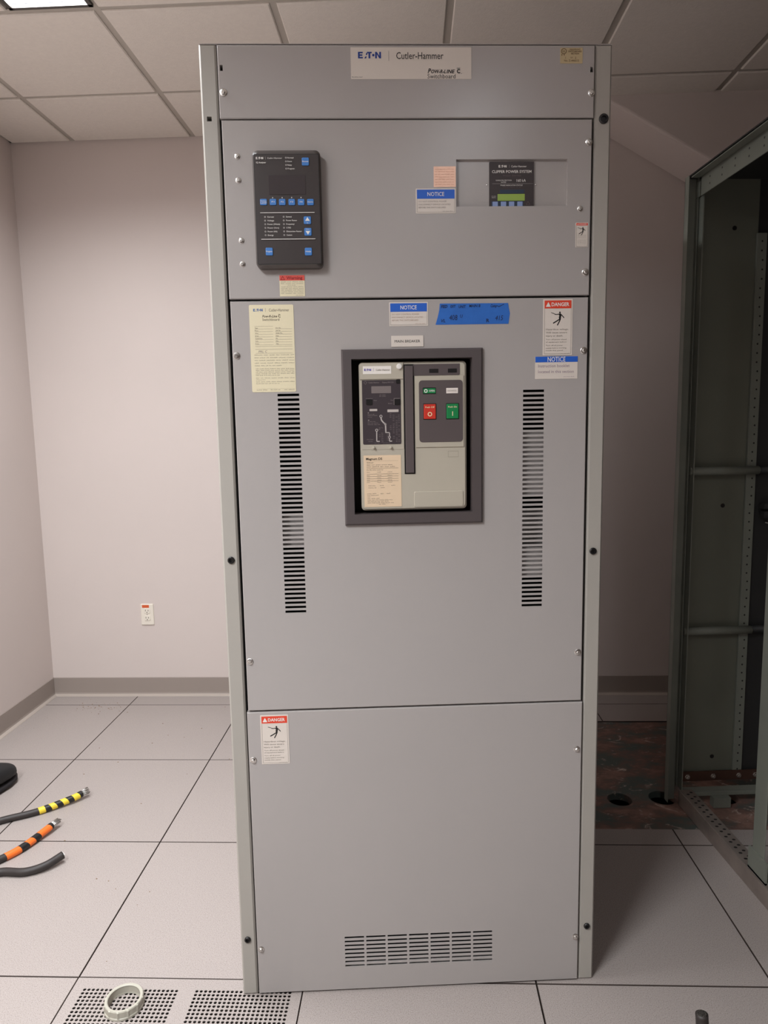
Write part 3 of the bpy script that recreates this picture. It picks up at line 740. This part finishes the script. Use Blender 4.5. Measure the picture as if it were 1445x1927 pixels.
# ---- circuit breaker: charcoal bezel, dark well, putty front
def ring_sheet(name, m, x, z, xi, zi, y0, y1, parent, ch=.004):
    V = []; F = []
    def rect(a, b, y): return [(a[0], y, b[0]), (a[1], y, b[0]), (a[1], y, b[1]), (a[0], y, b[1])]
    V += rect(x, z, y1)+rect(x, z, y0+ch)+rect((x[0]+ch, x[1]-ch), (z[0]+ch, z[1]-ch), y0)+rect(xi, zi, y0)+rect(xi, zi, y1+.03)
    for r_ in range(4):
        for k in range(4): j = (k+1) % 4; F.append((r_*4+k, r_*4+j, r_*4+4+j, r_*4+4+k))
    return MB().add(V, F).build(name, m, parent)
bz = ring_sheet('breaker_bezel', bezel_m, (-.1630, .1645), (1.2225, 1.6310), (-.1400, .1395), (1.2485, 1.6090), FY-.010, FY, CABINET)
bz['label'] = 'charcoal rectangular bezel framing the breaker'
mb = MB(); mb.box(-.152, .152, .075, .077, 1.234, 1.624); mb.box(-.1535, -.1515, .004, .077, 1.234, 1.624); mb.box(.1515, .1535, .004, .077, 1.234, 1.624); mb.box(-.152, .152, .004, .077, 1.233, 1.2345); mb.box(-.152, .152, .004, .077, 1.6225, 1.624)
mb.build('breaker_well', black_m, CABINET)
BY = -.002
body = MB().prism_y(rrect(-.1232, .1278, 1.2562, 1.6025, .009, 5), BY, .074, chamfer=.004)
BR = body.build('circuit_breaker', breaker_m, CABINET); BR['label'] = 'putty-coloured circuit breaker front with red and green push buttons'
def bp(name, m, x0, x1, z0, z1, r=.0008, t=.001, ch=0, y=BY):
    return MB().prism_y(rrect(x0, x1, z0, z1, r, 4), y-t, y+.0004, chamfer=ch).build(name, m, BR)
# left column: maker label, knob, trip unit
bp('front_cap', breaker_m, -.1212, -.0195, 1.5625, 1.6005, r=(.0005, .0005, .0005, .007), t=.003, ch=.0012)
bp('maker_label', mat('label_white', (240, 234, 226), .4), -.1137, -.0480, 1.5750, 1.5931, t=.0036)
pr = Print(BY-.0042).eaton(-.1105, -.0945, 1.5822, 1.5872); pr.bar(-.0893, -.0890, 1.581, 1.589); pr.build('maker_logo', mat('violet_blue', (84, 70, 170), .5), BR)
Print(BY-.0042).text('Cutler-Hammer', -.0835, 1.5822, .0042, w=.0330).build('maker_lettering', grey_ink_m, BR)
MB().lathe([(.0068, 0), (.0068, .004), (.0050, .006), (.0001, .0064)], 18, 'y', (-.0290, BY-.002, 1.5912)).build('round_knob', white_m, BR, smooth=False)
bp('trip_cover_frame', breaker_m, -.1190, -.0205, 1.4005, 1.5620, r=.0005, t=.0008)
TR = bp('trip_unit', trip_m, -.1166, -.0268, 1.4125, 1.5612, r=(.003, .003, .0005, .0005), t=.0016)
bp('trip_display', lcd_grey_m, -.0948, -.0490, 1.5310, 1.5472, t=.0021)
for x, z, s_ in ((-.1004, 1.5108, .0072), (-.0345, 1.5100, .0072), (-.0322, 1.5572, .0050)): bp('setting_dial', black_m, x-s_, x+s_, z-s_*.9, z+s_*.9, r=.002, t=.0030)
for x0, x1, z0, z1 in ((-.1000, -.0820, 1.4900, 1.4950), (-.0583, -.0322, 1.4870, 1.4932)): bp('rating_tag', mat('tag_grey', (196, 186, 180), .5), x0, x1, z0, z1, t=.0022)
for x in (-.0918, -.0515): MB().lathe([(.0030, 0), (.0030, .005), (.0018, .0065)], 12, 'y', (x, BY-.0008, 1.4050)).build('cover_latch', breaker_m, BR)
ty = BY-.0021
pr = Print(ty); w_ = .0020
pr.text('Cutler-Hammer', -.1010, 1.5542, .0028, w=.0250); pr.text('Digitrip RMS 520', -.0690, 1.5542, .0028, w=.0260); pr.ring(-.1085, 1.5555, .0040, .0006, 4)
pr.text('A1 Units', -.0760, 1.5262, .0020, w=.0140); pr.text('B1 Units', -.0760, 1.5230, .0020, w=.0140)
pr.text('Reset', -.0895, 1.5135, .0022); pr.text('Test', -.0505, 1.5135, .0022); pr.text('Battery', -.0560, 1.5060, .0022)
pr.line([(-.1085, 1.5190), (-.0920, 1.5190)], .0005); pr.line([(-.0425, 1.5035), (-.0425, 1.5185), (-.0285, 1.5185)], .0008)
pr.disc(-.1030, 1.4860, .0014, 8); pr.disc(-.1025, 1.4690, .0016, 8)
for k, (x1, z) in enumerate(((-.088, 1.4815), (-.082, 1.4790), (-.094, 1.4755), (-.086, 1.4650), (-.080, 1.4615), (-.076, 1.4580))): pr.words(-.1045, x1, z, .0014, 3, 110+k)
for ix, x in enumerate((-.0790, -.0730, -.0600, -.0530, -.0460, -.0390, -.0330)):
    for iz in range(17):
        z = 1.4175+iz*.0041; r_ = random.Random(ix*31+iz)
        if r_.random() < .62 and not (x < -.070 and z > 1.452) and not (abs(x+.0645) < .008 and z > 1.436) and not (abs(x+.054) < .005 and z < 1.444) and not (x < -.0760 and z < 1.424): pr.words(x, x+.0042, z, .0014, 1, ix*40+iz)
pr.words(-.108, -.092, 1.4235, .0014, 2, 5); pr.words(-.104, -.094, 1.4190, .0012, 1, 6); pr.words(-.090, -.078, 1.4150, .0010, 2, 7); pr.words(-.070, -.052, 1.4150, .0010, 3, 8)
pr.build('trip_lettering', dim_m, BR)
pr = Print(ty-.0001)
pr.ring(-.0736, 1.4777, .0034, .0014); pr.ring(-.0842, 1.4456, .0034, .0014); pr.ring(-.0545, 1.4288, .0030, .0013)
pr.line([(-.0736, 1.4745), (-.0728, 1.4690), (-.0680, 1.4630), (-.0632, 1.4595), (-.0628, 1.4395)], .0030)
pr.line([(-.0640, 1.4398), (-.0542, 1.4394), (-.0542, 1.4318)], .0022); pr.line([(-.0545, 1.4258), (-.0545, 1.4195), (-.0485, 1.4195)], .0024)
pr.line([(-.0842, 1.4425), (-.0845, 1.4195), (-.0775, 1.4195)], .0024); pr.ring(-.0636, 1.4590, .0026, .0012); pr.build('trip_curve', mat('curve_grey', (190, 182, 178), .5), BR)
# lower left rating plate
bp('rating_plate', peach_m, -.1162, -.0280, 1.2645, 1.3868, r=.001, t=.0008)
pr = Print(BY-.0012).text('Magnum DS', -.1105, 1.3762, .0050, w=.0380, bold=.016); pr.build('plate_heading', black_ink_m, BR)
pr = Print(BY-.0012); pr.bar(-.1105, -.0350, 1.3735, 1.3737); pr.text('MDSN-620', -.1095, 1.3685, .0024)
for k, z in enumerate((1.3635, 1.3590, 1.3515)): pr.words(-.1095, (-.048, -.042, -.070)[k], z, .0016, 5, 130+k)
for z in (1.3560, 1.3425, 1.3370, 1.3315, 1.3260): pr.bar(-.1095, -.0345, z, z+.0005)
for k in range(5):
    z = (1.3465, 1.3385, 1.3330, 1.3275, 1.3225)[k]; pr.words(-.1095, -.102, z, .0014, 1, k); pr.words(-.085, -.075, z, .0014, 1, k+3); pr.words(-.060, -.049, z, .0014, 1, k+6)
for k, (a, b, z) in enumerate(((-.106, -.089, 1.3145), (-.079, -.069, 1.3145), (-.052, -.042, 1.3145), (-.106, -.087, 1.3095), (-.077, -.067, 1.3095), (-.109, -.087, 1.2955), (-.078, -.070, 1.2955), (-.063, -.054, 1.2955), (-.109, -.082, 1.2915), (-.109, -.102, 1.2880),
        (-.109, -.080, 1.2840), (-.109, -.049, 1.2805), (-.109, -.058, 1.2770), (-.109, -.046, 1.2735), (-.082, -.066, 1.2700))): pr.words(a, b, z, .0015, 1+int((b-a)/.012), 150+k)
pr.build('plate_lettering', grey_ink_m, BR)
# centre charging-handle slot and handle, upper window strip
bp('handle_slot', black_m, -.0198, .0057, 1.3412, 1.5965, r=.0005, t=.0006)
bp('charging_handle', breaker_dark_m, -.0165, .0028, 1.3440, 1.5930, r=.0008, t=.0050, ch=.0010)
bp('counter_strip', breaker_dark_m, .0030, .1120, 1.5702, 1.5962, r=(.0005, .003, .0005, .0005), t=.0010)
for x0, x1 in ((.0406, .0622), (.0842, .1052)): bp('counter_window', black_m, x0, x1, 1.5757, 1.5850, t=.0014)
# right control field
bp('control_cover', breaker_m, .0070, .1215, 1.4030, 1.5690, r=.0006, t=.0026, ch=.0010)
bp('control_panel', breaker_dark_m, .0160, .1187, 1.4152, 1.5588, r=.0075, t=.0032)
cy_ = BY-.0032
def cp_(name, m, x0, x1, z0, z1, t, r=.0008, ch=0): return MB().prism_y(rrect(x0, x1, z0, z1, r, 3), cy_-t, cy_+.0003, chamfer=ch).build(name, m, BR)
cp_('indicator_rim', black_m, .0250, .0556, 1.5272, 1.5422, .0004); cp_('indicator_flag', green_m, .0264, .0545, 1.5290, 1.5402, .0012)
cp_('indicator_flag', mat('flag_white', (232, 222, 214), .4), .0798, .1072, 1.5280, 1.5405, .0012)
for x, m in ((.0268, pushred_m), (.0801, green_m)):
    cp_('button_rim', black_m, x-.0012, x+.0294, 1.4680, 1.5052, .0004); cp_('push_button', m, x, x+.0280, 1.4695, 1.5037, .0030, r=.001, ch=.0008)
pr = Print(cy_-.0033).text('Push Off', .0408, 1.4950, .0036, w=.0215, align='c', bold=.015); pr.ring(.0408, 1.4806, .0052, .0020)
pr.text('Push On', .0941, 1.4950, .0036, w=.0205, align='c', bold=.015); pr.bar(.0932, .0950, 1.4760, 1.4862); pr.build('button_lettering', mat('cream_print', (240, 220, 180), .5), BR)
pr = Print(cy_-.0015).ring(.0320, 1.5345, .0042, .0018); pr.text('OPEN', .0395, 1.5325, .0040, w=.0130, bold=.015); pr.build('flag_lettering', white_m, BR)
pr = Print(cy_-.0015).text('DISCHARGED', .0935, 1.5325, .0030, w=.0210, align='c'); pr.build('spring_lettering', pale_ink_m, BR)
bp('padlock_pocket', breaker_m, .0020, .1195, 1.2612, 1.2992, r=.003, t=.0016, ch=.0012)
pr = Print(BY-.0003)
for b in ((.0835, .1083, 1.3930, 1.3936), (.0835, .1083, 1.3795, 1.3801), (.0835, .0841, 1.3795, 1.3936), (.1077, .1083, 1.3795, 1.3936)): pr.bar(*b)
pr.build('embossed_mark', mat('putty_shade', (150, 145, 128), .5), BR)  # flat lines, the relief's shade painted as darker putty

# ------------------------------------------------------------------ open steel switchboard frame on the right
FR = empty('steel_enclosure', 'empty open grey-green steel switchboard frame on a galvanised base at the right', 'electrical cabinet', Matrix.Translation((1.025, 0, 0)))
def fr(name, m, *boxes, **k):
    mb = MB()
    for b in boxes: mb.box(b[0]-1.025, b[1]-1.025, *b[2:])
    return mb.build(name, m, FR, **k)
Y0, Y1, XL, XR = -.03, .85, 1.025, 1.94
ZT = 2.2865
for (x, sx) in ((XL, 1), (XR, -1)):
    for (y, sy) in ((Y1, -1), (Y0, 1)):
        a, b = (x, x+.038*sx) if sx > 0 else (x-.038, x); c_, e_ = (y-.004, y) if sy < 0 else (y, y+.004)
        bx = [(a, b, c_, e_, .0, ZT), ((a, a+.003) if sx > 0 else (b-.003, b))+((y-.030, y) if sy < 0 else (y, y+.030))+(.0, ZT)]
        if sx > 0 and sy < 0: bx.append((b, b+.003, y-.020, y, .06, ZT))
        fr('corner_post', frame_m, *bx, bevel=.0012)
# inner folded lip with punched holes beside the rear left post
lip = fr('post_lip', frame_m, (1.0685, 1.0720, .800, .850, .06, ZT-.07))
for z in (2.127, 1.141, .155): MB().prism_y(rrect(1.027-1.025, 1.0345-1.025, z-.009, z+.009, .003, 3), .8452, .847).build('post_hole', black_m, FR)
# rear covers and the perforated upright between them
fr('rear_cover', frame_in_m, (1.063, 1.290, .846, .849, .085, ZT-.003))
fr('rear_cover', frame_shade_m, (1.288, XR-.002, .8492, .852, .085, ZT-.003))  # this cover's shade is painted in as a darker grey
for z in (2.119, 1.141, .169): MB().lathe([(.008, 0), (.008, .001)], 12, 'y', (1.205-1.025, .8462, z)).build('cover_hole', black_m, FR)
P_ = fr('perforated_upright', frame_m, (1.283, 1.286, .836, .845, .085, 2.10), (1.286, 1.315, .836, .839, .085, 2.10), (1.315, 1.318, .836, .845, .085, 2.10), bevel=.001)
pr = Print(.8354)
for k in range(62): pr.disc(1.3005-1.025+.004*((k//3) % 2), .12+k*.032, .0034, 8)
pr.build('upright_holes', black_m, P_)
for z in (1.271, .676):
    mb = MB().tube([(1.066-1.025, .820, z), (1.318-1.025, .820, z)], .0150, 12); mb.build('cross_bar', frame_m, FR, smooth=True)
    mb = MB().tube([(1.322-1.025, .828, z), (XR-.04-1.025, .812, z)], .0135, 12); mb.build('cross_bar', frame_shade_m, FR, smooth=True)
# far-right side sheet and an added light-blocking roof keep the interior dark
fr('side_sheet', frame_shade_m, (XR-.004, XR-.001, Y0+.03, Y1-.004, .06, ZT-.01))
fr('shade_roof', frame_shade_m, (XL+.002, XR-.002, Y0+.002, Y1-.002, ZT-.004, ZT))
tb = fr('top_beam', frame_m, (XL+.035, XL+.039, Y0+.01, Y1-.045, ZT-.072, ZT-.008), (XL+.005, XL+.035, Y0+.01, Y1-.035, ZT-.010, ZT-.006), bevel=.0012)
fr('top_beam', frame_m, (XL+.04, XR-.04, Y0, Y0+.004, ZT-.072, ZT-.008))
mb = MB()
for k in range(9):
    y = .12+k*.078
    for dz in (-.028, -.050): mb.add([(XL+.0346-1.025, y+.0035*math.cos(t), ZT+dz+.0035*math.sin(t)) for t in [2*PI*i/8 for i in range(8)]], [tuple(range(8))])
tag(mb.build('beam_holes', black_m, tb), kind='stuff')
MB().box(.036, .040, Y1-.034, Y1-.006, ZT-.070, ZT-.020).build('corner_bracket', frame_m, FR, bevel=.001)
# middle upright nearer the viewer on the left side
fr('middle_upright', frame_m, (1.070, 1.074, .270, .330, .13, ZT-.05), (1.074, 1.10, .326, .330, .13, ZT-.05), bevel=.001)
fr('upright_foot', frame_m, (1.066, 1.150, .250, .345, .060, .066), (1.066, 1.072, .250, .345, .060, .13))
# galvanised base channel, perforated top flange, rear base rail
bc = fr('base_channel', zinc_dull_m, (1.060, 1.0635, Y0, Y1-.045, .001, .060), (1.0635, 1.112, Y0, Y1-.045, .0575, .0600), bevel=.001)
mb = MB()
for k in range(26):
    for q in range(2):
        cx, cy = 1.080+.017*q, .02+k*.030+.012*q; mb.add([(cx-1.025+.0060*math.cos(t), cy+.0045*math.sin(t), .0604) for t in [2*PI*i/10 for i in range(10)]], [tuple(range(10))])
tag(mb.build('flange_holes', black_m, bc), kind='stuff')
fr('base_rail', frame_m, (1.075, XR-.05, .790, .800, .040, .056), (1.075, XR-.05, .800, .830, .052, .056), bevel=.001)
fr('base_rail', frame_m, (1.112, XR-.05, Y0, Y0+.04, .001, .060), bevel=.001)
fr('base_channel', zinc_dull_m, (XR-.05, XR-.04, Y0, Y1-.045, .001, .060))
fr('rail_foot', frame_m, (1.180, 1.245, .770, .800, .001, .040))
fr('ground_bar', bus_m, (1.085, 1.500, .832, .838, .078, .116), bevel=.0008)
for x in (1.105, 1.205, 1.305, 1.370): MB().lathe([(.010, 0), (.010, .002), (.007, .0025), (.007, .009), (.005, .010)], 6, 'y', (x-1.025, .832, .097)).build('bar_bolt', zinc_m, FR)
MB().tube(spline([(1.395-1.025, .80, 1.165), (1.412-1.025, .79, 1.140), (1.425-1.025, .78, 1.105), (1.415-1.025, .78, 1.078), (1.380-1.025, .78, 1.072), (1.335-1.025, .79, 1.083)]), .0022, 6).build('loose_wire', mat('wire_white', (150, 146, 140), .5), FR)
fr('inner_rail', frame_shade_m, (1.335, 1.60, .80, .83, 1.130, 1.150), (1.335, 1.60, .80, .83, 1.098, 1.120))

# ------------------------------------------------------------------ rusted steel plate set in the floor opening
PL = empty('steel_floor_plate', 'rusted and paint-stained steel plate with round holes behind the cabinet', 'floor plate', RM @ Matrix.Translation((CUT[0], CUT[2], 0)))
def plate_with_holes():
    Wp, Hp = CUT[1]-CUT[0]-.004, CUT[3]-CUT[2]-.004
    holes = [(2.311-CUT[0], .909-CUT[2], .046), (2.478-CUT[0], .922-CUT[2], .050), (2.72-CUT[0], .93-CUT[2], .05), (2.92-CUT[0], .95-CUT[2], .05)]
    bm = bmesh.new(); n = 28
    def loop(pts, z): return [bm.verts.new((x, y, z)) for x, y in pts]
    out = loop([(.002, .002), (Wp, .002), (Wp, Hp), (.002, Hp)], -.003); E_ = []
    for k in range(4): E_.append(bm.edges.new((out[k], out[(k+1) % 4])))
    rims = []
    for (hx, hy, hr) in holes:
        l = loop([(hx+hr*math.cos(2*PI*i/n), hy+hr*math.sin(2*PI*i/n)) for i in range(n)], -.003); rims.append(l)
        for k in range(n): E_.append(bm.edges.new((l[k], l[(k+1) % n])))
    bmesh.ops.triangle_fill(bm, use_beauty=True, edges=E_)
    for l in rims+[out]:
        lo = [bm.verts.new((v.co.x, v.co.y, -.030)) for v in l]; m_ = len(l)
        for k in range(m_): bm.faces.new((l[k], l[(k+1) % m_], lo[(k+1) % m_], lo[k]))
    bmesh.ops.recalc_face_normals(bm, faces=bm.faces)
    me = bpy.data.meshes.new('plate'); bm.to_mesh(me); bm.free()
    return me
pm = plate_with_holes(); link('plate', pm, rust_m, PL)

# ------------------------------------------------------------------ wall outlet
OUT = empty('wall_outlet', 'ivory duplex wall outlet with an orange tag on the back wall', 'outlet', RM @ Matrix.Translation((.075, VB, .458)))
MB().prism_y(rrect(-.035, .035, -.058, .058, .004, 3), -.006, 0, chamfer=.002).build('cover_plate', outlet_m, OUT)
for z in (.020, -.020):
    r_ = MB().prism_y(rrect(-.0165, .0165, z-.0140, z+.0140, .008, 4), -.0085, -.005, chamfer=.0008).build('receptacle', outlet_m, OUT)
    pr = Print(-.0088); pr.bar(-.0085, -.0060, z-.001, z+.008); pr.bar(.0060, .0085, z-.001, z+.007); pr.disc(0, z-.0075, .0026, 8); pr.build('slots', mat('slot_dark', (60, 52, 46), .6), r_)
MB().lathe([(.003, 0), (.003, .001), (.002, .0014)], 10, 'y', (0, -.006, 0)).build('cover_screw', zinc_m, OUT)
t_ = MB().prism_y(rrect(-.026, .012, .038, .053, .0005, 2), -.0068, -.0062).build('orange_tag', orange_tag_m, OUT); t_['label'] = 'orange tag'

# ------------------------------------------------------------------ cut power cables on the floor
def cable(name, label, pts, r, bands=(), strands=None, cut=False):
    """pts world path ending at the bare tip; bands: (s0, s1, material, slant) measured back from the jacket end."""
    path = spline(pts, 10)
    L = [0]
    for a, b in zip(path, path[1:]): L.append(L[-1]+(b-a).length)
    tot = L[-1]
    o = empty(name, label, 'cable', Matrix.Translation(Vector((path[0].x, path[0].y, 0))))
    off = Vector((path[0].x, path[0].y, 0))
    MB().tube([p-off for p in path], r, 14).build('jacket', cable_m, o, smooth=True)
    def at(s):
        s = max(0, min(tot, s))
        for i in range(len(L)-1):
            if s <= L[i+1]:
                t = (s-L[i])/max(L[i+1]-L[i], 1e-9); return path[i].lerp(path[i+1], t), (path[i+1]-path[i]).normalized()
        return path[-1], (path[-1]-path[-2]).normalized()
    for (s0, s1, m, sl) in bands:
        mb = MB(); n = 18; rows = 5; vs = []
        for k in range(rows+1):
            for i in range(n):
                a = 2*PI*i/n
                p, t = at(tot-s0-(s1-s0)*k/rows+sl*math.cos(a+.6))
                u = Vector((0, 0, 1)); u = (u-t*u.dot(t)).normalized(); v = t.cross(u)
                q = p+(r+.0006)*(math.cos(a)*v+math.sin(a)*u)-off; vs.append(q)
        mb.add(vs, [(k*n+i, k*n+(i+1) % n, (k+1)*n+(i+1) % n, (k+1)*n+i) for k in range(rows) for i in range(n)])
        mb.build('tape_band', m, o, smooth=True)
    end, t = path[-1], (path[-1]-path[-2]).normalized()
    u = Vector((0, 0, 1)); u = (u-t*u.dot(t)).normalized(); v = t.cross(u)
    rr = random.Random(len(pts)+int(r*1e5))
    if strands:
        length, splay, rad = strands; mb = MB()
        for (nr, ring_n) in ((0, 1), (.36, 6), (.74, 12)):
            for i in range(ring_n):
                a = 2*PI*i/ring_n+nr; d_ = (math.cos(a)*u+math.sin(a)*v)
                b0 = end-off+d_*nr*r*.9-t*.004; e_ = b0+t*length*rr.uniform(.85, 1.1)+d_*splay*nr*rr.uniform(.4, 1.6)+u*splay*rr.uniform(-.2, .5)
                mb.tube([b0, (b0+e_)/2+d_*splay*.1, e_], rad, 6)
        tag(mb.build('bare_strands', alu_m, o, smooth=True), kind='stuff')
    if cut:
        mb = MB()
        for (nr, ring_n) in ((0, 1), (.34, 6), (.68, 12)):
            for i in range(ring_n):
                a = 2*PI*i/ring_n; d_ = (math.cos(a)*u+math.sin(a)*v); b0 = end-off+d_*nr*r*.92
                mb.tube([b0-t*.002, b0+t*rr.uniform(.0015, .003)], r*.15, 6)
        tag(mb.build('cut_strands', alu_m, o), kind='stuff')
    return o
R_ = .0125
zc = R_+.0006
cable('power_cable', 'black cut cable with yellow and black tape bands and frayed strands', [(-1.77, .60, zc), (-1.62, .765, zc), (-1.497, .846, zc), (-1.385, .902, zc), (-1.290, .972, zc+.006), (-1.258, 1.004, zc+.010)], R_,
      bands=[(.004, .014, btape_m, .002), (.015, .038, yellow_m, .004), (.040, .058, btape_m, .006), (.060, .080, yellow_m, .006), (.082, .100, btape_m, .006), (.102, .122, yellow_m, .006), (.124, .138, btape_m, .006), (.140, .162, yellow_m, .002)], strands=(.030, .006, .0016))
cable('power_cable', 'black cut cable with orange and black tape bands', [(-1.80, .40, zc), (-1.60, .445, zc), (-1.47, .515, zc), (-1.400, .582, zc), (-1.340, .655, zc), (-1.295, .755, zc+.006), (-1.282, .785, zc+.009)], R_,
      bands=[(.003, .010, btape_m, .001), (.011, .060, orange_m, .003), (.062, .084, btape_m, .005), (.086, .112, orange_m, .005), (.114, .138, btape_m, .005), (.140, .190, orange_m, .002)], strands=(.036, .0000, .0026))
cable('power_cable', 'plain black cut cable curving up at its tip, nearest of the three', [(-1.475, .02, zc), (-1.468, .22, zc), (-1.450, .40, zc), (-1.412, .490, zc), (-1.344, .534, zc), (-1.262, .530, zc), (-1.205, .553, zc+.004), (-1.164, .597, zc+.012)], R_*1.04, cut=True)
cable('cable_stub', 'black cable end standing up at the lower right edge of the view', [(.74, -1.00, .015), (.70, -.70, .015), (.655, -.44, .018), (.622, -.315, .042), (.608, -.288, .095), (.604, -.280, .150)], .0135, cut=True)

# ------------------------------------------------------------------ conduit bushing ring on the perforated tile
n = 72
mb = MB(); prof = [(.0415, 0), (.0425, .004), (.0425, .018), (.0415, .0235), (.0440, .0250), (.0485, .0250), (.0500, .0225), (.0500, .007), (.0520, .005), (.0520, 0)]
vs = []
for (r_, h) in prof:
    for i in range(n):
        a = 2*PI*i/n; k = r_
        if r_ >= .0495 and .006 < h < .024 and (i % 6) < 1: k += .0022
        vs.append((k*math.cos(a), k*math.sin(a), h))
m_ = len(prof)
mb.add(vs, [(q*n+i, q*n+(i+1) % n, ((q+1) % m_)*n+(i+1) % n, ((q+1) % m_)*n+i) for q in range(m_) for i in range(n)])
o = mb.build('conduit_bushing', ring_m, None, Matrix.Translation((-.756, -.017, .0002)) @ Matrix.Scale(.94, 4))
tag(o, 'pale grey plastic conduit bushing ring lying on the perforated floor tile', 'ring')

# ------------------------------------------------------------------ black shoe by the left wall (only its toe is in view)
SH = empty('shoe', 'rounded black shoe toe at the left edge of the floor', 'shoe', Matrix.Translation((-1.676, 1.050, 0)) @ Matrix.Rotation(math.radians(68), 4, 'Z') @ Matrix.Scale(1.2, 4))
def shoe_ring(x, w_, h_, z0, n=16):
    out = []
    for i in range(n):
        a = 2*PI*i/n; c_, s_ = math.cos(a), math.sin(a)
        out.append((x, w_*math.copysign(abs(c_)**.8, c_), z0+h_*(.5+.5*math.copysign(abs(s_)**.8, s_))))
    return out
def loft(rings):
    mb = MB(); n = len(rings[0]); vs = [p for r in rings for p in r]
    return mb.add(vs, [(k*n+i, k*n+(i+1) % n, (k+1)*n+(i+1) % n, (k+1)*n+i) for k in range(len(rings)-1) for i in range(n)]+[tuple(range(n)), tuple(range(len(vs)-n, len(vs)))])
loft([shoe_ring(-.26, .030, .09, .02), shoe_ring(-.24, .038, .12, .02), shoe_ring(-.17, .040, .12, .02), shoe_ring(-.10, .045, .100, .02), shoe_ring(-.02, .052, .078, .02), shoe_ring(.05, .052, .066, .02), shoe_ring(.090, .046, .056, .02), shoe_ring(.115, .034, .044, .02), shoe_ring(.128, .015, .026, .024)]).build('upper', shoe_m, SH, smooth=True)
loft([shoe_ring(-.265, .030, .022, .0), shoe_ring(-.22, .042, .024, .0), shoe_ring(-.10, .040, .024, .0), shoe_ring(.0, .055, .024, .0), shoe_ring(.07, .052, .024, .001), shoe_ring(.112, .038, .022, .004), shoe_ring(.132, .016, .016, .008)]).build('sole', sole_m, SH, smooth=True)

# ------------------------------------------------------------------ crumbs of dust on the floor
mb = MB(); rr = random.Random(11)
for k in range(80):
    u, v = rr.uniform(-.4, .94), rr.uniform(0.02, 1.9)
    if k < 45: u, v = -.15+rr.gauss(0, .06), 1.80+rr.gauss(0, .03)
    s_ = rr.uniform(.0010, .0024); mb.box(u-s_, u+s_, v-s_*.7, v+s_*.7, .0, s_*.8)
o = mb.build('floor_grit', mat('grit', (140, 118, 92), .8), None); o.matrix_world = RM
tag(o, 'scattered crumbs of dust and grit on the pale floor tiles', 'grit', kind='stuff')
